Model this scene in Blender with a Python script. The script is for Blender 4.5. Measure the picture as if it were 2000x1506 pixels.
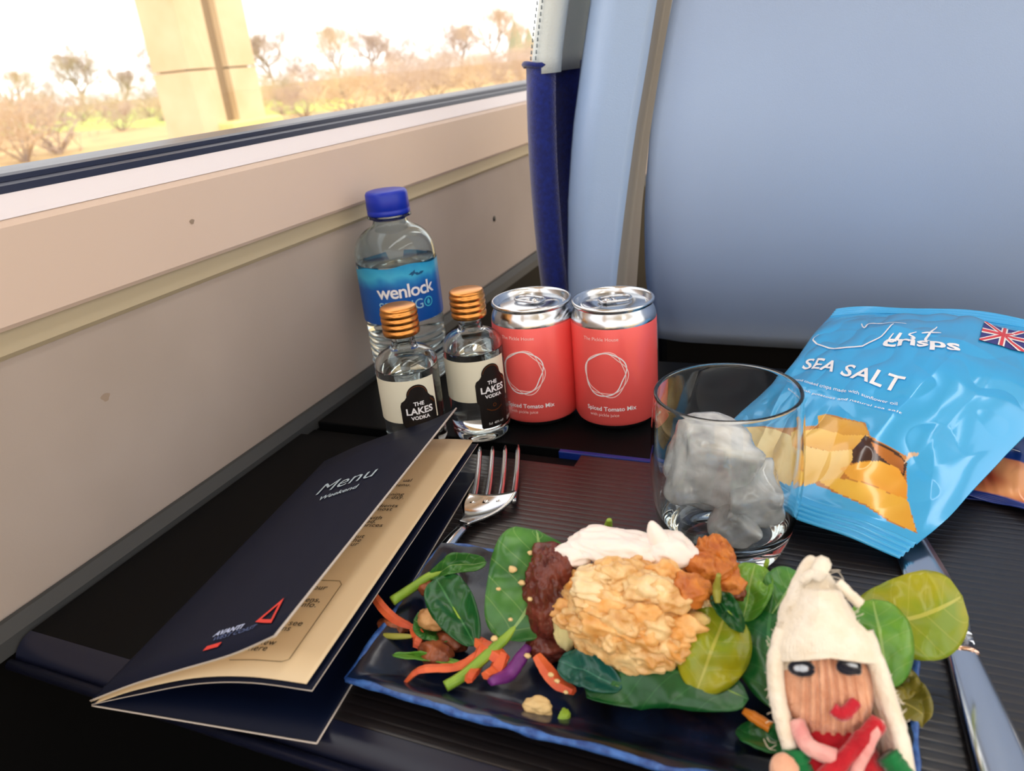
import bpy, bmesh, math, random
from mathutils import Vector, Matrix, noise
random.seed(7)
for o in list(bpy.data.objects): bpy.data.objects.remove(o)
SC = bpy.context.scene
COL = SC.collection
PI = math.pi

# ------------------------------------------------------------------ camera
FPX = 1495.0
PITCH, ROLL, YAW = math.radians(23.0), math.radians(-5.7), math.radians(24.9)
CAM = Vector((0, 0, .222))                       # table top is z = 0
FW = Vector((-math.sin(YAW)*math.cos(PITCH), math.cos(YAW)*math.cos(PITCH), -math.sin(PITCH)))
rt = Vector((math.cos(YAW), math.sin(YAW), 0)); up = rt.cross(FW)
RT = rt*math.cos(ROLL) + up*math.sin(ROLL)
UP = -rt*math.sin(ROLL) + up*math.cos(ROLL)
cd = bpy.data.cameras.new('camera'); cam = bpy.data.objects.new('camera', cd); COL.objects.link(cam)
cd.sensor_width = 36; cd.lens = FPX/2000*36; cd.clip_start = .02; cd.clip_end = 3000
m = Matrix((RT, UP, -FW)).transposed().to_4x4(); m.translation = CAM
cam.matrix_world = m
cd.dof.use_dof = True; cd.dof.focus_distance = .40; cd.dof.aperture_fstop = 13.0
SC.camera = cam

# ------------------------------------------------------------------ world, lights, exposure
W = bpy.data.worlds.new('overcast_sky'); SC.world = W; W.use_nodes = True
bg = W.node_tree.nodes['Background']; bg.inputs[0].default_value = (1.0, .98, .955, 1); bg.inputs[1].default_value = 1.9
sun = bpy.data.lights.new('sun', 'SUN'); sun.energy = 2.2; sun.angle = math.radians(12); sun.color = (1, .9, .74)
so = bpy.data.objects.new('sun', sun); COL.objects.link(so)
so.rotation_euler = Vector((-.55, .35, -.75)).to_track_quat('-Z', 'Y').to_euler()
vs = SC.view_settings
vs.view_transform = 'Standard'; vs.look = 'None'; vs.exposure = 0.0; vs.gamma = 1; vs.use_curve_mapping = False

# ------------------------------------------------------------------ helpers
def ray(x, y): return RT*((x-1000)/FPX) - UP*((y-753)/FPX) + FW
def P(x, y, z=0.0):
    d = ray(x, y); return CAM + d*((z-CAM.z)/d.z)
def PX(x, y, X):
    d = ray(x, y); return CAM + d*((X-CAM.x)/d.x)
def PY(x, y, Y):
    d = ray(x, y); return CAM + d*((Y-CAM.y)/d.y)
def J(w):
    v = w-CAM; z = v.dot(FW); return (1000+FPX*v.dot(RT)/z, 753-FPX*v.dot(UP)/z, z)
def lin(c):
    return tuple((x/12.92 if x <= .04045 else ((x+.055)/1.055)**2.4) for x in (v/255 for v in c))
def lerp(a, b, t): return a+(b-a)*t
def sst(a, b, x):
    t = max(0, min(1, (x-a)/(b-a))); return t*t*(3-2*t)
def interp(tab, x):
    if x <= tab[0][0]: return tab[0][1]
    for (a, p), (b, q) in zip(tab, tab[1:]):
        if x <= b: return p+(q-p)*((x-a)/(b-a))
    return tab[-1][1]
def spl(pts, t):
    n = len(pts)-1; s = min(max(t, 0), 1)*n; i = min(int(s), n-1); f = s-i
    p0 = pts[max(i-1, 0)]; p1 = pts[i]; p2 = pts[i+1]; p3 = pts[min(i+2, n)]
    return (p1*2 + (p2-p0)*f + (p0*2-p1*5+p2*4-p3)*(f*f) + (p1*3-p0-p2*3+p3)*(f*f*f))*.5

MATS = {}
def mat(name, col, rough=.5, metal=0., spec=.5, var=None, vscale=40., bump=0., bscale=200., trans=0., ior=1.45,
        coat=0., sheen=0., sss=0., vstretch=None, detail=3., alpha=1., attr=None):
    if name in MATS: return MATS[name]
    M = bpy.data.materials.new(name); M.use_nodes = True; nt = M.node_tree; b = nt.nodes['Principled BSDF']
    I = b.inputs
    I['Base Color'].default_value = (*lin(col), 1); I['Roughness'].default_value = rough; I['Metallic'].default_value = metal
    I['Specular IOR Level'].default_value = spec; I['IOR'].default_value = ior
    I['Transmission Weight'].default_value = trans; I['Coat Weight'].default_value = coat; I['Coat Roughness'].default_value = .12
    I['Sheen Weight'].default_value = sheen
    if sss: I['Subsurface Weight'].default_value = sss; I['Subsurface Radius'].default_value = (.01, .006, .003)
    tc = nt.nodes.new('ShaderNodeTexCoord'); src = tc.outputs['Object']
    if vstretch:
        mp = nt.nodes.new('ShaderNodeMapping'); mp.inputs['Scale'].default_value = vstretch
        nt.links.new(src, mp.inputs[0]); src = mp.outputs[0]
    if attr:
        a = nt.nodes.new('ShaderNodeVertexColor'); a.layer_name = attr; nt.links.new(a.outputs[0], I['Base Color'])
    elif var:
        n = nt.nodes.new('ShaderNodeTexNoise'); n.inputs['Scale'].default_value = vscale; n.inputs['Detail'].default_value = detail
        r = nt.nodes.new('ShaderNodeValToRGB')
        r.color_ramp.elements[0].position = .35; r.color_ramp.elements[1].position = .65
        r.color_ramp.elements[0].color = (*lin(col), 1); r.color_ramp.elements[1].color = (*lin(var), 1)
        nt.links.new(src, n.inputs['Vector']); nt.links.new(n.outputs['Fac'], r.inputs[0]); nt.links.new(r.outputs[0], I['Base Color'])
    if bump:
        n2 = nt.nodes.new('ShaderNodeTexNoise'); n2.inputs['Scale'].default_value = bscale; n2.inputs['Detail'].default_value = 2
        bm = nt.nodes.new('ShaderNodeBump'); bm.inputs['Strength'].default_value = bump; bm.inputs['Distance'].default_value = .001
        nt.links.new(src, n2.inputs['Vector']); nt.links.new(n2.outputs['Fac'], bm.inputs['Height']); nt.links.new(bm.outputs[0], I['Normal'])
    MATS[name] = M; return M

def setp(o, label=None, cat=None, group=None, kind=None):
    if label: o['label'] = label
    if cat: o['category'] = cat
    if group: o['group'] = group
    if kind: o['kind'] = kind
    return o
def thing(name, label, cat, loc, group=None, kind=None):
    o = bpy.data.objects.new(name, None); COL.objects.link(o); o.empty_display_size = .01; o.location = loc
    o['_base'] = tuple(loc)
    return setp(o, label, cat, group, kind)
def origin_of(o):
    v = Vector((0, 0, 0))
    while o is not None: v = v+o.location; o = o.parent
    return v
def obj(name, vf, mt, parent=None, smooth=True, world=True, uv=None, solid=0., bevel=0., subs=0, origin=None):
    """one mesh object; vf = (verts, faces); coordinates are world coordinates, made local to the parent chain / origin"""
    vs_, fs = vf; me = bpy.data.meshes.new(name)
    base = origin_of(parent) if parent is not None else Vector((0, 0, 0))
    if origin is None:
        if parent is None:
            n = len(vs_); zs = min(v[2] for v in vs_)
            org = Vector((sum(v[0] for v in vs_)/n, sum(v[1] for v in vs_)/n, zs))
        else: org = base
    else: org = Vector(origin)
    me.from_pydata([tuple(Vector(v)-org) for v in vs_], [], [tuple(f) for f in fs]); me.validate()
    if smooth: me.polygons.foreach_set('use_smooth', [True]*len(me.polygons))
    if mt: me.materials.append(mt)
    if uv:
        L = me.uv_layers.new(name='UVMap')
        for lp in me.loops: L.data[lp.index].uv = uv[lp.vertex_index]
    me.update()
    o = bpy.data.objects.new(name, me); COL.objects.link(o)
    o.location = org-base
    if parent is not None: o.parent = parent
    if solid:
        s = o.modifiers.new('thickness', 'SOLIDIFY'); s.thickness = solid; s.offset = -1
    if bevel:
        b = o.modifiers.new('bevel', 'BEVEL'); b.width = bevel; b.segments = 3; b.limit_method = 'ANGLE'
    if subs:
        s = o.modifiers.new('subd', 'SUBSURF'); s.levels = subs; s.render_levels = subs
    return o
def box(a, b):
    x0, y0, z0 = a; x1, y1, z1 = b
    v = [(x0,y0,z0),(x1,y0,z0),(x1,y1,z0),(x0,y1,z0),(x0,y0,z1),(x1,y0,z1),(x1,y1,z1),(x0,y1,z1)]
    return v, [(0,3,2,1),(4,5,6,7),(0,1,5,4),(1,2,6,5),(2,3,7,6),(3,0,4,7)]
def join(*vfs):
    V, Fc = [], []
    for v, f in vfs:
        k = len(V); V += list(v); Fc += [tuple(i+k for i in q) for q in f]
    return V, Fc
def lathe(prof, n=48, c=(0,0,0), flip=False, fn=None):
    V, Fc, rings = [], [], []
    for r, z in prof:
        if r < 1e-7: rings.append([len(V)]); V.append((c[0], c[1], c[2]+z))
        else:
            R_ = []
            for i in range(n):
                a = 2*PI*i/n; rr = r*(fn(a, z) if fn else 1)
                R_.append(len(V)); V.append((c[0]+rr*math.cos(a), c[1]+rr*math.sin(a), c[2]+z))
            rings.append(R_)
    for A, B in zip(rings, rings[1:]):
        for i in range(n):
            j = (i+1) % n
            if len(A) == 1 and len(B) == 1: continue
            if len(A) == 1: f = (A[0], B[j], B[i])
            elif len(B) == 1: f = (A[i], A[j], B[0])
            else: f = (A[i], A[j], B[j], B[i])
            Fc.append(f[::-1] if flip else f)
    return V, Fc
def smoothprof(pts, k=6):
    p = [Vector((a, b)) for a, b in pts]; n = (len(p)-1)*k
    out = []
    for i in range(n+1):
        q = spl(p, i/n); out.append((max(q.x, 0), q.y))
    return out
def tube(pts, rad, n=8, flat=1.0, hint=Vector((0,0,1)), caps=True):
    V, Fc = [], []; N = len(pts); pts = [Vector(p) for p in pts]
    for i, p in enumerate(pts):
        t = (pts[min(i+1, N-1)]-pts[max(i-1, 0)]).normalized()
        a = t.cross(hint)
        if a.length < 1e-4: a = t.cross(Vector((1, .3, 0)))
        a.normalize(); b = a.cross(t)
        r = rad[i] if isinstance(rad, (list, tuple)) else rad
        for k in range(n):
            q = 2*PI*k/n; V.append(p+a*(r*math.cos(q))+b*(r*flat*math.sin(q)))
    for i in range(N-1):
        for k in range(n):
            j = (k+1) % n; Fc.append((i*n+k, i*n+j, (i+1)*n+j, (i+1)*n+k))
    if caps:
        Fc.append(tuple(range(n))[::-1]); Fc.append(tuple((N-1)*n+k for k in range(n)))
    return V, Fc
def grid(fn, nu, nv):
    V, Fc, U = [], [], []
    for i in range(nu+1):
        for j in range(nv+1):
            V.append(fn(i/nu, j/nv)); U.append((i/nu, j/nv))
    for i in range(nu):
        for j in range(nv):
            a = i*(nv+1)+j; Fc.append((a, a+nv+1, a+nv+2, a+1))
    return V, Fc, U
def mapmesh(name, me_vf, fn, mt, parent, cuts=0, smooth=False):
    bm = bmesh.new(); vv = [bm.verts.new(v) for v in me_vf[0]]
    for f in me_vf[1]:
        try: bm.faces.new([vv[i] for i in f])
        except ValueError: pass
    bmesh.ops.triangulate(bm, faces=bm.faces[:])
    for _ in range(cuts): bmesh.ops.subdivide_edges(bm, edges=bm.edges[:], cuts=1, use_grid_fill=True)
    bm.verts.index_update()
    V = [fn(v.co.x, v.co.y) for v in bm.verts]; Fc = [[v.index for v in f.verts] for f in bm.faces]
    bm.free()
    return obj(name, (V, Fc), mt, parent, smooth=smooth)
def text2d(s, size, bold=0., shear=0., align='LEFT', sp=1.0):
    c = bpy.data.curves.new('t', 'FONT'); c.body = s; c.size = size; c.offset = bold; c.shear = shear
    c.align_x = align; c.space_character = sp; c.resolution_u = 3
    o = bpy.data.objects.new('t', c); COL.objects.link(o)
    dg = bpy.context.evaluated_depsgraph_get(); me = bpy.data.meshes.new_from_object(o.evaluated_get(dg))
    V = [tuple(v.co) for v in me.vertices]; Fc = [tuple(p.vertices) for p in me.polygons]
    bpy.data.objects.remove(o); bpy.data.curves.remove(c); bpy.data.meshes.remove(me)
    return V, Fc
def lettering(name, s, size, fn, mt, parent, cuts=0, **k):
    return mapmesh(name, text2d(s, size, **k), fn, mt, parent, cuts)
def ringstrip(fr, w, n=72):
    V, Fc = [], []
    for i in range(n):
        a = 2*PI*i/n; r = fr(a)
        V += [(math.cos(a)*(r-w/2), math.sin(a)*(r-w/2), 0), (math.cos(a)*(r+w/2), math.sin(a)*(r+w/2), 0)]
    for i in range(n):
        j = (i+1) % n; Fc.append((2*i, 2*i+1, 2*j+1, 2*j))
    return V, Fc
def strip2d(pts, w):
    V, Fc = [], []; p = [Vector((*q, 0)) for q in pts]
    for i in range(len(p)):
        t = (p[min(i+1, len(p)-1)]-p[max(i-1, 0)]).normalized(); n = Vector((-t.y, t.x, 0))
        ww = w[i] if isinstance(w, (list, tuple)) else w
        V += [p[i]-n*ww/2, p[i]+n*ww/2]
    for i in range(len(p)-1): Fc.append((2*i, 2*i+2, 2*i+3, 2*i+1))
    return V, Fc
def cyl(c, r, dphi=0., z0=0., x0=0., lift=.0002):
    """text plane -> cylinder of radius r standing at c, facing the viewer turned by dphi"""
    d = Vector((CAM.x-c[0], CAM.y-c[1], 0)).normalized(); e = Vector((-d.y, d.x, 0))
    def fn(x, y):
        a = dphi+(x+x0)/r
        return Vector((c[0], c[1], c[2]+z0+y)) + (d*math.cos(a)+e*math.sin(a))*(r+lift)
    return fn
def inpoly(x, y, poly):
    c = False; j = len(poly)-1
    for i in range(len(poly)):
        if (poly[i][1] > y) != (poly[j][1] > y) and x < (poly[j][0]-poly[i][0])*(y-poly[i][1])/(poly[j][1]-poly[i][1])+poly[i][0]: c = not c
        j = i
    return c

# ------------------------------------------------------------------ materials
m_white = mat('white_print', (240, 240, 245), .5)
m_pink = mat('soft_pink_print', (252, 216, 212), .5)
m_wall = mat('taupe_wall_panel', (180, 167, 159), .62, spec=.3, var=(172, 159, 150), vscale=9, bump=.05, bscale=900)
m_dado = mat('cream_dado', (224, 204, 191), .4, var=(220, 199, 185), vscale=5)
m_bev = mat('beige_bevel', (188, 175, 148), .45)
m_sill = mat('pale_sill_paint', (226, 222, 230), .3)
m_seal = mat('black_rubber_seal', (26, 34, 62), .35)
m_black = mat('black_plastic_and_shade', (6, 7, 9), .55, spec=.12)
m_rubber = mat('grey_rubber', (56, 58, 60), .6)
m_floor = mat('dark_carpet', (38, 38, 44), .95, var=(26, 26, 32), vscale=60)
m_ceil = mat('white_ceiling', (226, 226, 228), .6)
m_table = mat('ridged_table_laminate', (27, 22, 24), .38, spec=.9, coat=.22, var=(19, 16, 19), vscale=60, vstretch=(.6, 14, 1), bump=.1, bscale=120)
m_tabedge = mat('table_edge_plastic', (20, 24, 44), .3)
m_shell = mat('blue_grey_seat_shell', (164, 188, 226), .5, spec=.4, var=(160, 183, 221), vscale=6, bump=.12, bscale=1500)
m_bolster = mat('blue_grey_moulding', (156, 182, 220), .38, bump=.15, bscale=1300)
m_taupe = mat('taupe_strip', (140, 136, 130), .5)
m_blue = mat('royal_blue_moquette', (10, 34, 122), .9, sheen=.4, var=(6, 22, 96), vscale=300, bump=.4, bscale=900)
m_leather = mat('pale_leather', (206, 216, 218), .45, bump=.35, bscale=700)
m_stitch = mat('grey_thread', (120, 132, 140), .8)
m_steel = mat('polished_steel', (205, 208, 214), .16, metal=1)
m_alu = mat('aluminium', (214, 218, 224), .2, metal=1)
m_gold = mat('copper_gold_foil', (214, 146, 78), .28, metal=1)
m_can = mat('coral_can_paint', (246, 96, 92), .38, metal=.15, coat=.25)
m_cap = mat('blue_cap_plastic', (16, 46, 176), .35)
m_cream = mat('cream_label_paper', (226, 222, 202), .55)
m_badge = mat('black_badge', (20, 14, 12), .4)
m_copper = mat('copper_foil_print', (150, 86, 46), .3, metal=.8)
m_menu = mat('navy_menu_card', (7, 17, 42), .5, spec=.22)
m_menuin = mat('cream_menu_paper', (226, 204, 168), .5)
m_menuedge = mat('menu_card_edge', (190, 182, 176), .6)
m_ink = mat('dark_ink', (40, 38, 36), .6)
m_silver = mat('silver_print', (176, 196, 210), .4)
m_red = mat('red_print', (228, 66, 56), .5)
def glassmat(name, col, ior, rough=0.):
    M = bpy.data.materials.new(name); M.use_nodes = True; nt = M.node_tree; nt.nodes.remove(nt.nodes['Principled BSDF'])
    g = nt.nodes.new('ShaderNodeBsdfGlass'); g.inputs['Color'].default_value = (*col, 1); g.inputs['IOR'].default_value = ior; g.inputs['Roughness'].default_value = rough
    nt.links.new(g.outputs[0], nt.nodes['Material Output'].inputs[0]); return M
m_glass = glassmat('clear_glass', (.97, .985, .985), 1.48)
m_vodka = glassmat('glass_with_spirit', (.95, .975, .98), 1.40)
m_pet = glassmat('clear_plastic_with_water', (.92, .97, .985), 1.33)
def panemat():
    M = bpy.data.materials.new('window_glass'); M.use_nodes = True; nt = M.node_tree; nt.nodes.remove(nt.nodes['Principled BSDF'])
    t = nt.nodes.new('ShaderNodeBsdfTransparent'); g = nt.nodes.new('ShaderNodeBsdfGlossy'); g.inputs['Roughness'].default_value = .02
    x = nt.nodes.new('ShaderNodeMixShader'); x.inputs[0].default_value = .035
    nt.links.new(t.outputs[0], x.inputs[1]); nt.links.new(g.outputs[0], x.inputs[2])
    nt.links.new(x.outputs[0], nt.nodes['Material Output'].inputs[0]); return M
m_pane = panemat()
def icemat():
    M = bpy.data.materials.new('cloudy_ice'); M.use_nodes = True; nt = M.node_tree; p = nt.nodes['Principled BSDF']
    g = nt.nodes.new('ShaderNodeBsdfGlass'); g.inputs['IOR'].default_value = 1.31; g.inputs['Roughness'].default_value = .03
    p.inputs['Base Color'].default_value = (.96, .98, 1, 1); p.inputs['Roughness'].default_value = .1; p.inputs['Coat Weight'].default_value = 1.0
    p.inputs['Subsurface Weight'].default_value = .0; p.inputs['Subsurface Radius'].default_value = (.006, .007, .009)
    tc = nt.nodes.new('ShaderNodeTexCoord'); n = nt.nodes.new('ShaderNodeTexNoise'); n.inputs['Scale'].default_value = 62; n.inputs['Detail'].default_value = 2
    r = nt.nodes.new('ShaderNodeMapRange'); r.inputs[1].default_value = .30; r.inputs[2].default_value = .62; r.inputs[3].default_value = .26; r.inputs[4].default_value = .88
    b = nt.nodes.new('ShaderNodeBump'); b.inputs['Strength'].default_value = .45; b.inputs['Distance'].default_value = .002
    n2 = nt.nodes.new('ShaderNodeTexNoise'); n2.inputs['Scale'].default_value = 170
    x = nt.nodes.new('ShaderNodeMixShader'); L = nt.links.new
    L(tc.outputs['Object'], n.inputs['Vector']); L(tc.outputs['Object'], n2.inputs['Vector']); L(n.outputs['Fac'], r.inputs[0]); L(n2.outputs['Fac'], b.inputs['Height'])
    L(b.outputs[0], g.inputs['Normal']); L(b.outputs[0], p.inputs['Normal'])
    L(r.outputs[0], x.inputs[0]); L(g.outputs[0], x.inputs[1]); L(p.outputs[0], x.inputs[2]); L(x.outputs[0], nt.nodes['Material Output'].inputs[0]); return M
m_ice = icemat()

# ------------------------------------------------------------------ carriage shell
WX = -.3465
Y0, Y1 = -1.6, 3.2
def struct(name, vf, mt, label, parent=None, **k):
    o = obj(name, vf, mt, parent, **k); setp(o, label, None, None, 'structure'); return o
floor = struct('floor', box((-.62, Y0, -.74), (2.2, Y1, -.72)), m_floor, 'dark carpet floor of the train carriage', smooth=False)
ceil = struct('ceiling', box((-.62, Y0, 1.38), (2.2, Y1, 1.42)), m_ceil, 'white ceiling of the train carriage', smooth=False)
m_lamp = bpy.data.materials.new('added_strip_glow'); m_lamp.use_nodes = True; _b = m_lamp.node_tree.nodes['Principled BSDF']
_b.inputs['Emission Color'].default_value = (1, .97, .93, 1); _b.inputs['Emission Strength'].default_value = 6.0
for k_, x_ in enumerate((.15, 1.35)):  # unseen glowing strips, added for highlights on glass rims, cans and caps
    cl = thing('added_ceiling_light', ('unseen long ceiling light strip added above the window seats for highlights', 'unseen long ceiling light strip added on the far side of the aisle')[k_], 'light', (x_, .8, 1.355))
    obj('housing', box((x_-.09, -1.2, 1.36), (x_+.09, 2.8, 1.3795)), m_ceil, cl, smooth=False)
    obj('diffuser', box((x_-.07, -1.15, 1.352), (x_+.07, 2.75, 1.3595)), m_lamp, cl, smooth=False)
wl = struct('wall_left', box((WX-.10, Y0, 0.0), (WX, Y1, .118)), m_wall, 'taupe lower panel of the carriage side wall', smooth=False)
struct('wall_skirting', box((WX-.10, Y0, -.72), (WX+.004, Y1, 0.0)), m_black, None, wl, smooth=False)
struct('wall_upper', box((WX-.16, Y0, .86), (WX+.02, Y1, 1.38)), m_dado, None, wl, smooth=False)
def extr(prof, mt, name, label, parent=None, y0=Y0, y1=Y1):
    n = len(prof); V = [(x, y0, z) for x, z in prof]+[(x, y1, z) for x, z in prof]
    Fc = [(i, (i+1) % n, n+(i+1) % n, n+i) for i in range(n)]+[tuple(range(n))[::-1], tuple(range(n, 2*n))]
    o = obj(name, (V, Fc), mt, parent, smooth=False)
    bm = bmesh.new(); bm.from_mesh(o.data); bmesh.ops.recalc_face_normals(bm, faces=bm.faces[:]); bm.to_mesh(o.data); bm.free()
    return o
o = extr([(WX-.1, .118), (WX+.0004, .118), (WX+.0022, .1205), (WX+.0018, .131), (WX-.1, .131)], m_bev, 'bevel_strip', None, wl)
o = extr([(WX-.1, .1314), (WX+.0045, .1314), (WX+.0058, .1335), (WX+.0062, .1745), (WX+.0045, .1775), (WX-.1, .1775)], m_dado, 'dado_panel', None, wl)
sill = extr([(WX-.1, .1777), (WX+.005, .1777), (WX+.003, .1795), (WX-.004, .1872), (WX-.1, .1872)], m_sill, 'trim_1', None)
setp(sill, 'pale painted sill strip under the train window', None, None, 'structure')
edge = extr([(WX+.001, -.006), (WX+.011, -.006), (WX+.010, .0015), (WX+.004, .006), (WX+.001, .006)], m_rubber, 'trim_2', None)
setp(edge, 'dark grey rubber strip where the table meets the wall panel', None, None, 'structure')
win = thing('window_1', 'long train window looking out on fields', None, (WX-.02, .8, .19), None, 'structure')
extr([(WX-.06, .1873), (WX-.004, .1873), (WX-.005, .1905), (WX-.009, .1915), (WX-.06, .1915)], m_seal, 'lower_seal', None, win)
extr([(WX-.06, .1916), (WX-.011, .1916), (WX-.0115, .194), (WX-.015, .195), (WX-.06, .195)], m_seal, 'inner_seal', None, win)
obj('pane', box((WX-.030, Y0, .195), (WX-.026, Y1, .865)), m_pane, win, smooth=False)
# small dark pit in the lower wall panel
c0 = PX(965, 427, WX)
obj('screw_hole', lathe([(0, 0), (.0024, 0), (.003, .0006), (0, .0008)], 14, (0,0,0)), m_rubber, wl, origin=None)
h = [o for o in bpy.data.objects if o.name.startswith('screw_hole')][0]
h.rotation_euler = (0, PI/2, 0)
for v in h.data.vertices: v.co = v.co + origin_of(wl)
h.location = c0-origin_of(wl)
m_scuff = mat('brown_scuff', (158, 140, 124), .7)
for sx0, sy0, rr_, xx in ((206, 776, .0022, WX), (375, 433, .0014, WX+.0062)):
    q_ = PX(sx0, sy0, xx)
    obj('scuff_mark', ([(xx+.00012, q_.y+rr_*1.2*math.cos(a)*(1+.3*math.sin(3*a)), q_.z+rr_*math.sin(a)) for a in [2*PI*i/14 for i in range(14)]], [tuple(range(14))]), m_scuff, wl, smooth=False)

# ------------------------------------------------------------------ outside: fields, hedges, bare trees, line-side post
GZ = -2.7
m_ground = mat('dry_winter_grass', (216, 186, 130), .95, var=(190, 158, 112), vscale=.35, detail=6)
m_field = mat('green_pasture', (196, 206, 108), .95, var=(182, 198, 98), vscale=.12)
m_twig = mat('haze_pale_twigs', (206, 184, 168), .9); m_twig2 = mat('haze_tawny_twigs', (218, 192, 162), .9); m_bark = mat('grey_bark', (172, 152, 136), .9)  # paled colours stand in for haze and glare, on grass and field too
m_ever = mat('dull_evergreen', (160, 160, 128), .9)
g = struct('ground', ([(-900, -500, GZ), (900, -500, GZ), (900, 1200, GZ), (-900, 1200, GZ)], [(0, 1, 2, 3)]), m_ground, 'dry tawny grass beside the railway', smooth=False)
fpx = [(-900, 400), (-400, 318), (-10, 266), (150, 256), (360, 243), (520, 228), (650, 214), (700, 200), (660, 192), (520, 196), (350, 207), (150, 219), (0, 230), (-300, 262), (-900, 330)]
fv = [P(x, y, GZ) for x, y in fpx]; n_ = len(fv)
struct('field', ([v+Vector((0, 0, .03)) for v in fv]+[v+Vector((0, 0, -.2)) for v in fv], [tuple(range(n_))]+[(i, n_+i, n_+(i+1) % n_, (i+1) % n_) for i in range(n_)]), m_field, 'bright green pasture between the hedges', smooth=False)
def make_tree(nm, seed, h, spread, levels, trunk, mtw, kind):
    """bare winter tree at the origin: trunk + limbs in one part, twigs in another"""
    r = random.Random(seed); A, Bv = ([], []), ([], [])
    def seg(store, p, q, ra, rb, n):
        V, Fc = tube([p, q], [ra, rb], n, caps=False); k = len(store[0]); store[0].extend(V); store[1].extend([tuple(i+k for i in f) for f in Fc])
    def grow(p, d, L_, rad, lv):
        q = p+d*L_; seg(A if lv > levels-3 else Bv, p, q, rad, rad*.7, 5 if lv > levels-3 else 3)
        if lv == 0: return
        k = r.choice((2, 3, 3, 4)) if lv > 1 else 5
        for i in range(k):
            ax = Vector((r.gauss(0, 1), r.gauss(0, 1), r.gauss(0, 1)*.6+.10)).normalized()
            nd = (d*(1-spread)+ax*spread*1.25+Vector((0, 0, .12))).normalized(); grow(q, nd, L_*r.uniform(.62, .86), rad*.62, lv-1)
    if kind == 'tree':
        grow(Vector((0, 0, 0)), Vector((r.uniform(-.08, .08), 0, 1)), h*.24, trunk, levels)
        for i in range(5): grow(Vector((0, 0, h*.2+i*h*.05)), Vector((r.gauss(0, 1), r.gauss(0, 1), .5)).normalized(), h*.16, trunk*.5, levels-1)
    else:
        for i in range(9): grow(Vector((0, 0, -.05)), Vector((r.gauss(0, .6), r.gauss(0, .6), .9)).normalized(), h*.26, trunk, levels-2)
    top = max(v[2] for v in Bv[0]); kk = h/top
    for st_ in (A, Bv): st_[0][:] = [v*kk for v in st_[0]]
    t = bpy.data.objects.new(nm, None); COL.objects.link(t)
    obj('limbs', A if A[0] else Bv, m_bark, t); tw = obj('twigs', Bv, mtw, t); tw['kind'] = 'stuff'
    return t
protos = [make_tree('bare_tree', 11, 12, .42, 6, .30, m_twig, 'tree'), make_tree('bare_tree', 23, 12, .50, 6, .26, m_twig, 'tree'), make_tree('bare_tree', 35, 12, .36, 6, .24, m_twig2, 'tree')]
bprotos = [make_tree('scrub_bush', 5, 4, .55, 6, .05, m_twig2, 'bush'), make_tree('scrub_bush', 8, 4, .6, 6, .05, m_twig, 'bush')]
used_p = set(); planted = []
def plant(proto, px, py, hpx, hm, label, cat, grp, rz=0., wide=1.):
    """foot at pixel (px, py) on the ground if it hits it; distance set by real height hm showing as hpx pixels"""
    hm *= 1.12 if proto in protos else 1; hpx /= 1.0 if proto in protos else 1.0; d = ray(px, py)
    for _ in range(14):                          # step back until it stands clear of its neighbours
        dist = hm/hpx*FPX; p = CAM+d*dist; p.z = GZ; rad = hm*wide*(.42 if proto in protos else .60)
        if all((p-q_).length > rad+r_ for q_, r_ in planted): break
        hm *= 1.06
    planted.append((p.copy(), rad))
    if proto in used_p:
        c = proto.copy(); COL.objects.link(c)
        for ch in proto.children:
            q = ch.copy(); COL.objects.link(q); q.parent = c
        o = c
    else: used_p.add(proto); o = proto
    base_h = 12 if proto in protos else 4
    s = hm/base_h; o.location = p; o.rotation_euler = (0, 0, rz); o.scale = (s*wide, s*wide, s); setp(o, label, cat, grp); return o
TG, BG = 'bare trees beyond the field', 'scrub and hedge bushes along the field'
rt_ = random.Random(2)
for i, (x, y, hp, hm, lab) in enumerate(((165, 205, 125, 13, 'bare round-crowned oak standing behind the field, apart from the others'), (335, 200, 130, 13, 'tall bare tree just beside the line-side post'), (30, 215, 110, 10, 'faint bare tree at the field end away from the post'),
        (250, 205, 80, 9, None), (95, 212, 70, 9, None), (420, 195, 90, 10, None), (540, 195, 125, 12, None), (600, 180, 75, 9, None),
        (670, 190, 140, 11, 'broad tawny bare tree spreading by the green field'), (735, 185, 110, 10, None), (860, 190, 80, 7, 'dark crooked bare tree low in the scrub by the window edge'), (965, 160, 135, 12, 'tall bare tree close to the seat headrest'), (905, 165, 105, 10, None), (800, 172, 84, 10, None), (1030, 140, 90, 10, None))):
    plant(protos[i % 3], x, y, hp*1.05, hm, lab or 'bare tree in the hazy tree line beyond the field', 'tree', TG, i*1.3)
for i in range(26):
    x = -20+i*43+rt_.uniform(-10, 10); hy = 216-.1*x
    plant(bprotos[i % 2], x, hy+6, rt_.uniform(48, 70), 5, 'twiggy hedge bush along the far field edge', 'bush', BG, i*.9, .95)
for i, (x, y, hp, hm) in enumerate(((60, 340, 150, 4.5), (130, 345, 120, 4.0), (-40, 350, 130, 4.2), (250, 300, 60, 3), (330, 280, 50, 3), (600, 250, 70, 3), (690, 235, 110, 4), (770, 222, 90, 4), (560, 262, 60, 3), (850, 215, 80, 4), (930, 195, 80, 4), (1000, 180, 90, 4))):
    plant(bprotos[i % 2], x, y, hp, hm, 'bare scrub bush growing on the near side of the field', 'bush', BG, i*1.7+.4, 1.0)
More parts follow.
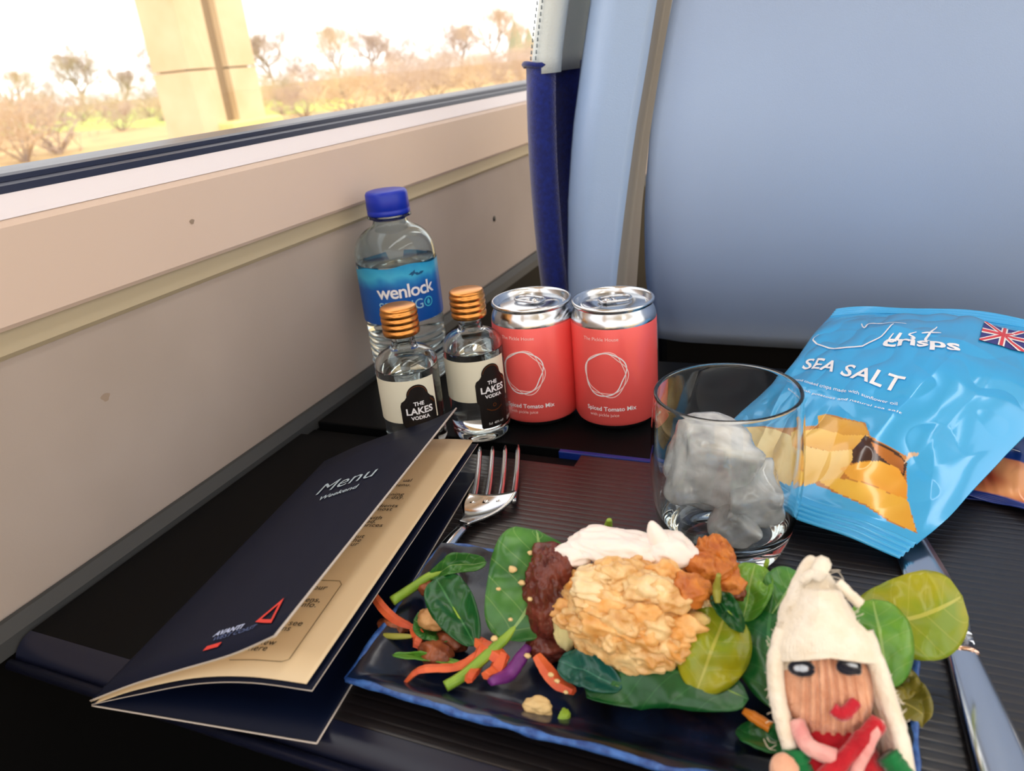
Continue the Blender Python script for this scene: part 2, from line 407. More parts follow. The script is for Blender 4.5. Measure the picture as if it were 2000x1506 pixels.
for i, (x, y, hp) in enumerate(((1012, 145, 100), (1038, 140, 80), (20, 212, 45))):
    d = ray(x, y); p = CAM+d*(10/hp*FPX); p.z = GZ
    cf = thing('conifer', 'dull green conifer standing in the bare tree line', 'tree', p, TG)
    obj('crown', lathe([(.1, 1.0), (2.0, 1.2), (1.7, 3), (1.5, 4.4), (1.0, 6.5), (.5, 8.4), (0, 10.2)], 40, (p.x, p.y, GZ), fn=lambda a, z: 1+.22*noise.noise(Vector((math.cos(a)*2.2, math.sin(a)*2.2, z*.9+i*5)))+.12*math.sin(9*a+z*3)), m_ever, cf)
    obj('trunk', lathe([(.3, 0), (.28, 1.2), (.2, 2)], 10, (p.x, p.y, GZ)), m_bark, cf)
# concrete line-side post: two flanges, dark slot between, footing block
mp_ = PX(448, 200, -4.4); m_conc = mat('cream_concrete', (226, 206, 174), .8, var=(216, 192, 156), vscale=3); m_slot = mat('dark_slot', (150, 130, 104), .9)
mast = thing('line_side_post', 'cream concrete post with a dark slot beside the railway', 'post', (-4.4, mp_.y, GZ))
ya, yb, yc, yd = [PX(x, 200, -4.4).y for x in (384, 436, 462, 514)]
zj = [GZ, -.9, .36, 1.6, 2.8, 4.2]
for a, b in zip(zj, zj[1:]):
    obj('flange', box((-4.75, ya, a+.006), (-4.4, yb, b-.006)), m_conc, mast, smooth=False)
    obj('flange', box((-4.75, yc, a+.006), (-4.4, yd, b-.006)), m_conc, mast, smooth=False)
obj('web', box((-4.7, ya+.02, GZ), (-4.46, yd-.02, 4.2)), m_slot, mast, smooth=False)
obj('footing', box((-4.85, yb-.10, GZ), (-4.25, yd+.03, PX(450, 238, -4.3).z)), mat('pale_footing', (232, 214, 150), .8), mast, smooth=False, bevel=.02)

# ------------------------------------------------------------------ seat in front
seat = thing('train_seat', 'blue-grey back shell of the seat ahead with royal blue upholstery', 'seat', (.06, .62, -.72))
Zr = [z for z in range(0)]
def colfit(px, Y):
    return [(PY(x, y, Y).z, PY(x, y, Y).x) for x, y in px][::-1]
eL = colfit([(1138, -20), (1118, 120), (1100, 260), (1091, 400), (1092, 560)], .58)
gL = colfit([(1284, -20), (1262, 120), (1238, 260), (1219, 400), (1200, 560)], .552)
gR = colfit([(1316, -20), (1290, 120), (1268, 260), (1253, 400), (1242, 560)], .566)
def ext(tab, z):
    if z > tab[-1][0]: (a, p), (b, q) = tab[-2:]; return q+(q-p)/(b-a)*(z-b)*.55
    if z < tab[0][0]: (a, p), (b, q) = tab[:2]; return p+(q-p)/(b-a)*(z-a)*.3
    # smooth
    n = len(tab)-1; lo, hi = tab[0][0], tab[-1][0]
    return interp(tab, z)
SX = .10                                               # seat centre
ZT, ZB = .50, -.018
def sec(z, s):
    """x position set left of centre for height z; s -1 left, +1 mirrored"""
    a, b, c = ext(eL, z), ext(gL, z), ext(gR, z)
    if s > 0: a, b, c = 2*SX-a, 2*SX-b, 2*SX-c
    return a, b, c
def side(s, nm):
    def f(u, v):
        z = lerp(ZB-.30, ZT, v); a, b, c = sec(z, s)
        # outer edge -> bolster -> groove lip
        t = u
        x = lerp(a, b, 1-(1-t)**1.6 if t < 1 else 1)
        y = .552+.05*(1-min(1, t/.45))**2.2 if t < .45 else .552+.004*sst(.8, 1, t)
        return Vector((x, y, z))
    V, Fc, U = grid(f, 26, 40)
    if s < 0: Fc = [q for q in Fc]
    obj(nm, (V, Fc), m_bolster, seat, solid=.006)
    def g(u, v):
        z = lerp(ZB-.30, ZT, v); a, b, c = sec(z, s)
        return Vector((lerp(b, c, u), .556+.012*sst(0, .35, u), z))
    V, Fc, U = grid(g, 10, 40); obj('groove_strip', (V, Fc), m_taupe, seat)
side(-1, 'shell_side'); side(1, 'shell_side')
def fp(u, v):
    z = lerp(ZB, ZT, v); c0_, c1_ = sec(z, -1)[2], sec(z, 1)[2]
    x = lerp(c0_, c1_, u); e = min(u, 1-u)
    y = .568-.006*sst(0, .06, e)-.003*math.sin(PI*u)+.070*max(0, 1-(z+.02)/.20)**2
    return Vector((x, y, z))
V, Fc, U = grid(fp, 60, 40); obj('back_panel', (V, Fc), m_shell, seat, solid=.01)
obj('lower_shell', box((SX-.25, .636, -.45), (SX+.25, .68, .0)), m_black, seat, smooth=False, bevel=.01)
# cushions on the far side of the shell
fe = colfit([(1041, 125), (1042, 220), (1047, 330), (1057, 450), (1071, 565)], .63)
le = colfit([(1072, -60), (1064, 0), (1056, 60), (1049, 126)], .628)
def cush(tab, z0, z1, mt, nm, d=0., sx=1):
    def f(u, v):
        z = lerp(z0, z1, v); xl = ext(tab, z); a = lerp(-1.35, 1.5, u)*PI/2
        x = xl + .022*(1-math.cos(a)); y = .634+.05*math.sin(a)
        if sx < 0: x = 2*SX-x
        return Vector((x, y, z))
    V, Fc, U = grid(f, 20, 24); return obj(nm, (V, Fc), mt, seat, solid=-.004*sx)
zl = PY(1049, 127, .628).z
cush(fe, -.35, zl, m_blue, 'fabric_side')
lc = cush(le, zl-.006, .5, m_leather, 'headrest_cover')
cush(fe, -.35, zl, m_blue, 'fabric_side', sx=-1)
cush(le, zl-.006, .5, m_leather, 'headrest_cover', sx=-1)
obj('seat_cushion', box((SX-.24, .69, -.32), (SX+.24, .80, .52)), m_blue, seat, smooth=False, bevel=.04)
obj('seat_base', box((SX-.22, .64, -.72), (SX+.22, .95, -.36)), m_black, seat, smooth=False, bevel=.02)
obj('seat_squab', box((SX-.25, .72, -.36), (SX+.25, 1.2, -.24)), m_blue, seat, smooth=False, bevel=.04)
obj('hem', tube([Vector((ext(fe, zl)+.022*(1-math.cos(a*PI/2))-.0015, .634+.05*math.sin(a*PI/2), zl+.001+.001*math.sin(7*a))) for a in [lerp(-1.35, 1.0, i/14) for i in range(15)]], .0022, 6), m_blue, seat)
for k, (d0) in enumerate((-.80, -.42)):
    for i in range(34):
        z = zl+.004+i*.0042
        if z > .40: break
        a = d0*PI/2; xl = ext(le, z)
        p = Vector((xl+.022*(1-math.cos(a))-.0003, .634+.0505*math.sin(a)-.001, z))
        st = obj('stitch', tube([p, p+Vector((.0002, 0, .0027))], .0006, 5), m_stitch, lc)

# ------------------------------------------------------------------ fold-down table
tab = thing('folding_table', 'dark ridged fold-down train table carrying the whole meal', 'table', (-.07, .35, -.03))
TX0, TX1 = -.334, .30
FY0, FY1 = .166, .384
def ridged(y0, y1, x0, x1, z=0., per=.0042, amp=.00007):
    n = int((y1-y0)/per)*6; V, Fc = [], []
    for i in range(n+1):
        y = lerp(y0, y1, i/n); zz = z-amp*(max(0, math.cos(2*PI*i/6)))**2*2
        V += [(x0, y, zz), (x1, y, zz)]
    Fc = [(2*i, 2*i+1, 2*i+3, 2*i+2) for i in range(n)]
    k = len(V); V += [(x0, y0, z-.012), (x1, y0, z-.012), (x0, y1, z-.012), (x1, y1, z-.012)]
    Fc += [(k, k+1, 1, 0), (2*n, 2*n+1, k+3, k+2), (k, k+2, k+3, k+1)]
    Fc += [tuple([k]+[2*i for i in range(n+1)]+[k+2])[::-1], tuple([k+1]+[2*i+1 for i in range(n+1)]+[k+3])]
    return V, Fc
# front leaf, with a notch for the hinge at its far edge
NX0, NX1, NY = -.235, -.137, .370
obj('front_leaf', ridged(FY0, NY, -.232, TX1), m_table, tab, smooth=False)
obj('leaf_tongue', ridged(NY, FY1, NX1, TX1), m_table, tab, smooth=False)
obj('leaf_border', box((TX0, FY0, -.012), (-.2323, NY, -.0003)), m_black, tab, smooth=False)
obj('hinge_recess', box((TX0, NY+.0003, -.012), (NX1-.0003, FY1, -.004)), m_black, tab, smooth=False)
obj('step_reflection_bar', box((-.152, FY1+.0004, -.006), (TX1, FY1+.0042, .0005)), mat('blue_edge_reflection', (14, 40, 120), .3), tab, smooth=False, bevel=.0008)  # blue colour paints the reflection along the table's stepped edge
obj('rear_leaf', join(box((TX0, FY1+.0046, -.012), (TX1, .540, 0))), m_black, tab, smooth=False, bevel=.001)  # black also carries the shadow over the table's rear section
def bull(u, v):
    a = lerp(-.5, 1.0, u)*PI/2*1.0
    return Vector((lerp(TX0, TX1, v), FY0-.0002-.011*math.cos(a), -.011+.0108*math.sin(a)))
V, Fc, U = grid(bull, 12, 1); obj('front_edge', (V, [f[::-1] for f in Fc]), m_tabedge, tab, solid=0)
obj('edge_bead', tube([(TX0, FY0-.0135, -.0085), (TX1, FY0-.0135, -.0085)], .0025, 10), m_tabedge, tab)
for x in (-.27, .2):
    obj('support_arm', box((x, .2, -.035), (x+.03, .538, -.0125)), m_black, tab, smooth=False, bevel=.003)

# ------------------------------------------------------------------ water bottle
def water_bottle():
    c = Vector((-.3085, .482, 0)); R_ = .0300
    t = thing('water_bottle', 'clear plastic water bottle with blue cap and blue label against the wall', 'bottle', c)
    def rib(z): return .0009*math.sin(z/.0052*2*PI) if .004 < z < .044 else 0
    prof = [(0, .0025), (.016, .002), (.023, 0), (.0275, .0015), (R_-.0008, .005)]
    z = .007
    while z < .044: prof.append((R_-.0012+rib(z), z)); z += .0011
    prof += [(R_-.0006, .047), (R_-.0006, .084), (R_, .088), (R_, .096)]
    sh = smoothprof([(R_, .096), (.0292, .103), (.0262, .110), (.0205, .1155), (.0150, .1185), (.0128, .121), (.0125, .124)], 4)
    prof += sh[1:]+[(.0125, .1245), (.0160, .125), (.0160, .1262), (.0125, .1265), (.0125, .136), (0, .136)]
    inner = [(0, .1350), (.0112, .1350), (.0113, .123)] + [(max(r-.0012, .001), zz-.0006) for r, zz in sh[::-1]] + [(R_-.0012, .094), (R_-.0014, .0935), (0, .0935)]
    obj('body', join(lathe(prof, 64, c), lathe(inner, 64, c)), m_pet, t)
    # cap with grip ridges
    cap = [(0, .1268), (.0150, .1268), (.0156, .1275), (.0156, .1300), (.0152, .1306), (.0156, .1312), (.0153, .1418), (.0143, .1434), (.0120, .1440), (0, .1440)]
    obj('cap', lathe(cap, 120, c, fn=lambda a, z: 1+(.012*math.sin(60*a) if .132 < z < .141 else 0)), m_cap, t)
    # label
    d = Vector((CAM.x-c.x, CAM.y-c.y, 0)).normalized()
    lm = bpy.data.materials.new('water_label'); lm.use_nodes = True; nt = lm.node_tree; b = nt.nodes['Principled BSDF']; b.inputs['Roughness'].default_value = .35
    tc = nt.nodes.new('ShaderNodeTexCoord'); sx = nt.nodes.new('ShaderNodeSeparateXYZ'); n = nt.nodes.new('ShaderNodeTexNoise'); n.inputs['Scale'].default_value = 70
    ma = nt.nodes.new('ShaderNodeMath'); ma.operation = 'MULTIPLY_ADD'; ma.inputs[1].default_value = .012
    cr = nt.nodes.new('ShaderNodeValToRGB'); e = cr.color_ramp.elements; mr = nt.nodes.new('ShaderNodeMapRange')
    mr.inputs[1].default_value = .052; mr.inputs[2].default_value = .103
    e[0].position = 0; e[0].color = (*lin((14, 84, 176)), 1); e[1].position = .62; e[1].color = (*lin((16, 92, 178)), 1)
    for p_, cc in ((.70, (34, 132, 200)), (.80, (64, 178, 222)), (.95, (30, 150, 206))):
        q = e.new(p_); q.color = (*lin(cc), 1)
    L = nt.links.new; L(tc.outputs['Object'], sx.inputs[0]); L(tc.outputs['Object'], n.inputs['Vector']); L(n.outputs['Fac'], ma.inputs[0]); L(sx.outputs['Z'], ma.inputs[2])
    L(ma.outputs[0], mr.inputs[0]); L(mr.outputs[0], cr.inputs[0]); L(cr.outputs[0], b.inputs['Base Color'])
    f = cyl(c, R_, 0, 0, 0, .0003)
    V, Fc, U = grid(lambda u, v: f(lerp(-R_*2.9, R_*2.9, u), lerp(.0510, .0925-.0016*math.sin(9*u)-.0008*math.sin(31*u), v)), 64, 6)
    lab = obj('label', (V, Fc), lm, t)
    f2 = lambda x0, z0, ph=.10: cyl(c, R_, ph, z0, x0, .0007)
    lettering('lettering', 'wenlock', .0138, f2(.0010, .0712), m_white, lab, 1, bold=.00022, align='CENTER', sp=.92)
    lettering('lettering', 'SPRING', .0105, f2(-.0042, .0610), mat('pale_blue_print', (150, 205, 235), .5), lab, 1, align='CENTER', sp=.95)
    mapmesh('emblem', ringstrip(lambda a: .0034, .0009), cyl(c, R_, .10, .0644, .0168, .0007), mat('aqua_print', (70, 190, 225), .5), lab)
    mapmesh('emblem', ([(0, .0024, 0), (-.0014, .0002, 0), (-.0012, -.0014, 0), (0, -.002, 0), (.0012, -.0014, 0), (.0014, .0002, 0)], [(0, 1, 2, 3, 4, 5)]), cyl(c, R_, .10, .0644, .0168, .0007), MATS['aqua_print'], lab)
    leaf = [(0, 0, 0), (.0028, .0012, 0), (.0055, .0004, 0), (.003, -.0010, 0)]
    for k, (x, y, a) in enumerate(((.004, .0870, .2), (.008, .0880, -.5), (.006, .0855, .9), (.011, .0865, .1))):
        ca, sa = math.cos(a), math.sin(a)
        mapmesh('leaf_print', ([(p[0]*ca-p[1]*sa, p[0]*sa+p[1]*ca, 0) for p in leaf], [(0, 3, 2, 1)]), cyl(c, R_, .1, y, x, .0006), mat('deep_teal_print', (16, 84, 130), .5), lab)
water_bottle()

# ------------------------------------------------------------------ miniature spirit bottles
def mini(c, phi, label):
    t = thing('miniature_bottle', label, 'bottle', c, 'gold-capped miniature spirit bottles'); R_ = .0187
    sh = smoothprof([(R_, .0600), (.0182, .0640), (.0158, .0675), (.0115, .0699), (.0082, .0714), (.0072, .0734), (.0070, .0760)], 4)
    prof = [(0, .0020), (.009, .0016), (.013, 0), (.0165, .0006), (R_-.0003, .003), (R_, .006)]+sh+[(.0070, .0800), (.0078, .0805), (.0078, .0900), (0, .0900)]
    inner = [(0, .0885), (.0050, .0885), (.0050, .0742)]+[(max(r-.0022, .003), z-.0010) for r, z in sh[::-1][2:]]+[(R_-.0022, .0590), (0, .0590)]
    punt = [(0, .0085), (.012, .0078), (.0155, .0068), (.0158, .0060), (.012, .0058), (0, .0064)]
    obj('glass', join(lathe(prof, 64, c), lathe(inner, 64, c), lathe(punt[::-1], 64, c, flip=True)), m_vodka, t)
    cap = [(0, .0792), (.0100, .0792), (.0107, .0798)]
    for k in range(4):
        z0 = .0800+k*.0036
        cap += [(.0109, z0+.0004), (.0111, z0+.0016), (.0109, z0+.0028), (.0102, z0+.0033)]
    cap += [(.0107, .0950), (.0105, .0958), (.0096, .0963), (0, .0963)]
    obj('cap', lathe(cap, 48, c), m_gold, t)
    f = cyl(c, R_, phi, 0, 0, .00025)
    V, Fc, U = grid(lambda u, v: f(lerp(-.040, .0135, u), lerp(.0290, .0560, v)), 40, 4)
    obj('paper_label', (V, Fc), m_cream, t)
    # black keyhole-shaped badge
    out = []
    for i in range(25):
        a = lerp(0, PI, i/24); out.append((.0062*math.cos(a), .0385+.0062*math.sin(a)))
    out += [(-.0075, .0368), (-.0095, .0355), (-.0103, .0335), (-.0103, .0230), (-.0090, .0218), (-.0090, .0080), (-.0083, .0070),
            (.0083, .0070), (.0090, .0080), (.0090, .0218), (.0103, .0230), (.0103, .0335), (.0095, .0355), (.0075, .0368)]
    bf = cyl(c, R_, phi, 0, .0015, .0005)
    bm = ([(x*1.05, .0105+(y-.007)*1.13, 0) for x, y in out], [tuple(range(len(out)))])
    bd = mapmesh('badge', bm, bf, m_badge, t, 3)
    bp_ = cyl(c, R_, phi, 0, .0015, .0008); bp = lambda x, y: bp_(x*1.05, .0105+(y-.007)*1.13)
    mapmesh('foil_line', strip2d([(.0054*math.cos(lerp(.2, PI-.2, i/16)), .0385+.0054*math.sin(lerp(.2, PI-.2, i/16))) for i in range(17)], .0003), bp, m_copper, bd)
    for dx in (.0005, .0012):
        mapmesh('foil_line', strip2d([(.0070+dx*0, .0362-dx), (.0085, .0350-dx), (.0096-dx*.3, .0335-dx)], .0003), bp, m_copper, bd)
    mapmesh('foil_line', strip2d([(-.005, .0190), (-.0025, .0176), (0, .0172), (.0025, .0176), (.005, .0190)], .0005), bp, m_copper, bd)
    lp = lambda z: cyl(c, R_, phi, z, .0015, .0009)
    lettering('lettering', 'THE', .0034, lp(.0400), m_white, bd, 0, align='CENTER', bold=.00008)
    lettering('lettering', 'LAKES', .0058, lp(.0346), m_white, bd, 0, align='CENTER', bold=.00016)
    lettering('lettering', 'VODKA', .0031, lp(.0311), m_white, bd, 0, align='CENTER', bold=.0001)
    lettering('lettering', '5cl  40% vol', .0021, lp(.0130), m_white, bd, 0, align='CENTER')
    mapmesh('foil_line', ringstrip(lambda a: .0010, .0004, 20), lambda x, y: lp(.0258)(x, y), m_copper, bd)
bR, bL = P(943, 842), P(821, 882)
mini(bR, .42, 'gold-capped clear miniature spirit bottle standing beside the coral cans')
mini(bL, .10, 'gold-capped clear miniature spirit bottle partly behind the menu, in front of the water bottle')

# ------------------------------------------------------------------ coral cans
def can(c, phi, tabrot, label):
    t = thing('drinks_can', label, 'can', c, 'coral mixer cans'); R_ = .0265; H = .0815
    body = [(0, .004), (.017, .0035), (.0195, .0008), (.0205, 0), (.0215, .0006), (.0240, .0035), (.0258, .0058), (R_, .0080), (R_, .0705)]
    paint = [(R_-.0001, .0060), (R_+.0001, .0075), (R_+.0001, .0690), (R_-.0001, .0695)]
    neck = smoothprof([(R_, .0685), (R_, .0705), (.0258, .0735), (.0244, .0765), (.0238, .0778)], 4)
    bd = obj('body', lathe(body[:-1]+neck+[(.0240, .0782)], 72, c), m_alu, t)
    paint = [(.0256, .0053), (R_+.0002, .0078), (R_+.0002, .0690), (R_, .0694)]
    obj('printed_sleeve', lathe(paint, 72, c), m_can, t)
    lid = [(.0240, .0782), (.0252, .0786), (.0257, .0796), (.0256, .0808), (.0249, .0815), (.0240, .0812), (.0234, .0800), (.0228, .0772), (.0220, .0764), (.0212, .0768), (.0206, .0782), (.0198, .0788), (.0100, .0788), (0, .0788)]
    ld = obj('lid', lathe(lid, 72, c), m_alu, t)
    # ring pull
    ca, sa = math.cos(tabrot), math.sin(tabrot)
    def q(x, y, z): return Vector((c.x+x*ca-y*sa, c.y+x*sa+y*ca, c.z+z))
    loop = [(-.0055, -.0052), (.0035, -.0056), (.0085, -.0048), (.0112, -.002), (.0112, .002), (.0085, .0048), (.0035, .0056), (-.0055, .0052), (-.0082, .0030), (-.0082, -.0030), (-.0055, -.0052)]
    pts = [spl([Vector((*p_, 0)) for p_ in loop], i/40) for i in range(41)]
    obj('ring_pull', tube([q(p_.x, p_.y, .0803) for p_ in pts], .0009, 6, caps=False), m_steel, ld)
    obj('pull_bridge', join(tube([q(.0012, -.0052, .0802), q(.0006, 0, .0803), q(.0012, .0052, .0802)], .0013, 6, .6)), m_steel, ld)
    plate = [q(x, y, .0801) for x, y in ((-.0078, -.003), (-.0052, -.0048), (.0004, -.005), (.0004, .005), (-.0052, .0048), (-.0078, .003))]
    obj('pull_tab', (plate, [(0, 1, 2, 3, 4, 5)]), m_steel, ld, solid=.0006)
    obj('rivet', lathe([(0, .0786), (.0026, .0786), (.0024, .0808), (0, .0812)], 16, q(-.003, 0, 0)), m_alu, ld)
    sc = [q(-.0045-.0115*(1-math.cos(a))*.55-.002, .0085*math.sin(a), .0790) for a in [2*PI*i/36 for i in range(36)]]
    obj('score_line', tube(sc+[sc[0]], .0003, 5, caps=False), m_steel, ld)
    # white hand-drawn rings and writing
    pr = t
    for k in range(3):
        fr = lambda a, k=k: .0128+.0007*math.sin(2*a+k*1.9)+.0006*math.sin(3*a+k*2.3)+.0004*math.sin(5*a+k)
        sx, sy = 1.0, 1.10
        V, Fc = ringstrip(fr, .0005 if k else .0007, 90)
        mapmesh('drawn_ring', ([(v[0]*sx+.0003*k, v[1]*sy, 0) for v in V], Fc), cyl(c, R_, phi, .0405, 0, .0005), m_pink if k else m_white, pr)
    lettering('lettering', 'The Pickle House', .0031, cyl(c, R_, phi, .0622, -.0128, .0005), m_pink, pr, 0)
    lettering('lettering', 'Spiced Tomato Mix', .0040, cyl(c, R_, phi, .0160, -.0128, .0005), m_white, pr, 0, bold=.00006)
    lettering('lettering', 'with pickle juice', .0029, cyl(c, R_, phi, .0122, -.0108, .0005), m_pink, pr, 0)
    for k in range(14):
        mapmesh('side_print', strip2d([(.0255, .064-k*.0012), (.0295, .064-k*.0012)], .0003), cyl(c, R_, 0.30, 0, .0015, .0005), m_pink, pr)
cL, cR = P(1056, 806), P(1206, 812)
can(cL, -.36, 2.9, 'coral drinks can with white ring, next to the standing miniature spirit bottle')
can(cR, -.26, .55, 'coral drinks can with white ring, next to the glass tumbler')

# ------------------------------------------------------------------ tumbler and ice
gc = P(1414, 1066); gc.z = 0
t = thing('glass_tumbler', 'clear rounded glass tumbler holding ice on the table', 'tumbler', gc)
outp = smoothprof([(.0245, .0010), (.0275, .0060), (.0312, .0180), (.0334, .0340), (.0337, .0500), (.0328, .0660), (.0316, .0800)], 6)
inp = smoothprof([(.0300, .0800), (.0313, .0660), (.0322, .0500), (.0319, .0340), (.0296, .0190), (.0245, .0125)], 6)
obj('glass', lathe([(0, .0012), (.018, .0010), (.0215, 0), (.0240, .0003)]+outp+[(.03165, .0806), (.0315, .0812), (.0311, .0816), (.0306, .0816), (.0302, .0812), (.03, .0806)]+inp+[(.016, .0112), (0, .0108)], 96, gc), m_glass, t)
def ice(c, size, rot, label, seed):
    bm = bmesh.new(); bmesh.ops.create_cube(bm, size=2)
    bmesh.ops.subdivide_edges(bm, edges=bm.edges[:], cuts=9, use_grid_fill=True)
    R3 = Matrix.Rotation(rot[2], 3, 'Z') @ Matrix.Rotation(rot[1], 3, 'Y') @ Matrix.Rotation(rot[0], 3, 'X')
    V = []
    for v in bm.verts:
        p = v.co.copy(); s = (abs(p.x)**7+abs(p.y)**7+abs(p.z)**7)**(1/7); p = p/s
        n = noise.noise(p*1.3+Vector((seed, 0, 0)))*.16+noise.noise(p*3.1+Vector((0, seed, 0)))*.06
        p = p*(1+n); V.append(c+R3 @ Vector((p.x*size[0], p.y*size[1], p.z*size[2])))
    bm.verts.index_update(); Fc = [[v.index for v in f.verts] for f in bm.faces]; bm.free()
    o = obj('ice_cube', (V, Fc), m_ice); setp(o, label, 'ice', 'ice cubes in the tumbler')
ice(gc+Vector((-.0065, -.004, .0475)), (.0165, .0140, .0185), (.25, .3, .4), 'largest cloudy ice cube, uppermost in the tumbler', 1.3)
ice(gc+Vector((.0125, -.0015, .0325)), (.0115, .0125, .0130), (.5, -.2, .2), 'greyish ice cube leaning on the tumbler side towards the crisp packet', 5.1)
ice(gc+Vector((-.0075, .010, .0265)), (.0120, .0095, .0110), (-.3, .5, .9), 'small clear ice cube underneath the largest ice cube', 8.8)
ice(gc+Vector((.006, -.012, .0205)), (.0095, .0085, .0080), (.1, .7, .3), 'small clear ice cube lying low at the bottom of the tumbler', 3.7)

# ------------------------------------------------------------------ menu
S0 = P(195, 1365); th = math.radians(7.5)
E1 = Vector((math.cos(th), math.sin(th), 0)); E2 = Vector((-math.sin(th), math.cos(th), 0))
mn = thing('menu_card', 'navy folded menu card standing open with cream inside pages', 'menu', S0)
ML = .196; MV0 = -.004
def sheet(prof0, prof1):
    a = [Vector((*p_, 0)) for p_ in prof0]; b = [Vector((*p_, 0)) for p_ in prof1]
    def fn(u, v):
        q = spl(a, u)*(1-v)+spl(b, u)*v
        return S0+E1*q.x+E2*(MV0+v*ML)+Vector((0, 0, q.y))
    return fn
back = sheet([(0, .0004), (.05, .0004), (.1008, .0004)], [(0, .0004), (.05, .0004), (.1008, .0004)])
inner = sheet([(0, .0010), (.025, .0105), (.055, .0210), (.08, .0258), (.1045, .0262)], [(0, .0010), (.025, .0090), (.055, .0165), (.08, .0197), (.1030, .0200)])
page = sheet([(.002, .0020), (.025, .0130), (.055, .0240), (.08, .0288), (.1030, .0293)], [(.002, .0020), (.025, .0110), (.055, .0190), (.08, .0222), (.1005, .0225)])
cover = sheet([(0, .0030), (.025, .0158), (.05, .0270), (.075, .0380), (.0955, .0495)], [(0, .0030), (.025, .0150), (.05, .0250), (.075, .0340), (.0925, .0425)])
def leafsheet(nm, fn, mt, solid, nu=30):
    V, Fc, U = grid(fn, nu, 12); return obj(nm, (V, Fc), mt, mn, solid=solid)
leafsheet('back_cover', back, m_menu, .0003)
leafsheet('inner_leaf', inner, m_menu, .0004)
leafsheet('inside_page', page, m_menuin, .0002)
leafsheet('front_cover', cover, m_menu, .0003)
lift = lambda fn, dz: (lambda u, v: fn(u, v)-Vector((0, 0, dz)))
leafsheet('cover_lining', lift(cover, .0005), m_menuin, .0002)
def edgeline(fn, pts, r=.00035, nm='card_edge'):
    obj(nm, tube([fn(u, v) for u, v in pts], r, 5), m_menuedge, mn)
edgeline(cover, [(1, i/12) for i in range(13)], .0005); edgeline(cover, [(i/24, 0) for i in range(25)], .0003)
edgeline(back, [(i/24, 0) for i in range(25)], .0004); edgeline(back, [(1, i/12) for i in range(13)], .0004)
edgeline(inner, [(i/24, 0) for i in range(25)], .0002); edgeline(inner, [(1, i/12) for i in range(13)], .0002)
def uvof(fn, px, py):
    best = None
    for i in range(61):
        for j in range(121):
            q = J(fn(i/60, j/120)); d = (q[0]-px)**2+(q[1]-py)**2
            if best is None or d < best[0]: best = (d, i/60, j/120)
    return best[1], best[2]
def onsheet(fn, u0, v0, rot=0., up_=1, lift_=.0005, W_=.104):
    ca, sa = math.cos(rot), math.sin(rot)
    def f(x, y):
        X = x*ca-y*sa; Y = x*sa+y*ca
        u = u0+X/W_; v = v0+Y/ML
        e = .01; n = (fn(u+e, v)-fn(u-e, v)).cross(fn(u, min(v+e, 1))-fn(u, max(v-e, 0))).normalized()
        return fn(u, v)+n*lift_
    return f
cov = [o for o in mn.children if o.name.startswith('front_cover')][0]
pg = [o for o in mn.children if o.name.startswith('inside_page')][0]
u_, v_ = uvof(cover, 613, 971)
lettering('lettering', 'Menu', .0172, onsheet(cover, u_, v_), m_silver, cov, 1)
u_, v_ = uvof(cover, 622, 979)
lettering('lettering', 'Weekend', .0062, onsheet(cover, u_, v_), m_silver, cov, 0, bold=.0001)
u_, v_ = uvof(cover, 420, 1245)
lettering('lettering', 'AVANTI', .0040, onsheet(cover, u_, v_), mat('cool_white_print', (176, 190, 226), .5), cov, 0, bold=.00022)
u_, v_ = uvof(cover, 411, 1256)
lettering('lettering', 'WEST COAST', .0036, onsheet(cover, u_, v_), mat('slate_blue_print', (96, 116, 168), .5), cov, 0)
u_, v_ = uvof(cover, 400, 1272)
mapmesh('red_bar_print', strip2d([(0, .001), (.0075, .001)], .0026), onsheet(cover, u_, v_), m_red, cov, 2)
tri = [uvof(cover, x, y) for x, y in ((503, 1217), (531, 1219), (557, 1167))]
tc_ = (sum(a for a, b in tri)/3, sum(b for a, b in tri)/3)
tin = [(lerp(tc_[0], a, .60), lerp(tc_[1], b, .60)) for a, b in tri]
V2 = [(a, b, 0) for a, b in tri]+[(a, b, 0) for a, b in tin]
mapmesh('triangle_logo', (V2, [(0, 1, 4, 3), (1, 2, 5, 4), (2, 0, 3, 5)]), lambda a, b: cover(a, b)+Vector((-.0002, -.0003, .0005)), m_red, cov, 1)
for s_, x, y in (('ual', 803, 943), ('menu.', 803, 951), ('evening', 787, 967), ('er day.', 787, 976), ('redients', 775, 990), ('most', 765, 998), ('with', 747, 1015), ('rved,', 733, 1024),
                 ('t prices', 745, 1032), ('but', 710, 1050), ('the', 706, 1058), ('ur', 696, 1067), ('our', 635, 1152), ('gens,', 626, 1175), ('e info.', 620, 1186),
                 (', see', 588, 1226), ('ns', 562, 1234), ('are new', 535, 1265), ('are here', 522, 1273)):
    u_, v_ = uvof(page, x, y)
    lettering('lettering', s_, .0046, onsheet(page, u_, v_, 0, 1, .0003), m_ink, pg, 0, align='RIGHT', sp=1.05)
ub, vb = uvof(page, 672, 1138); ua, va = uvof(page, 560, 1292)
bxp = [(lerp(ua, ub, 0)-.25, va), (ua-.02, va), (ua, va+.008), (ub, vb-.012), (ub-.02, vb), (ub-.25, vb)]
mapmesh('box_outline', strip2d([((a)*.104, b*ML) for a, b in bxp], .00035), lambda x, y: page(x/.104, y/ML)+Vector((0, 0, .0003)), mat('olive_ink', (120, 104, 78), .6), pg, 1)

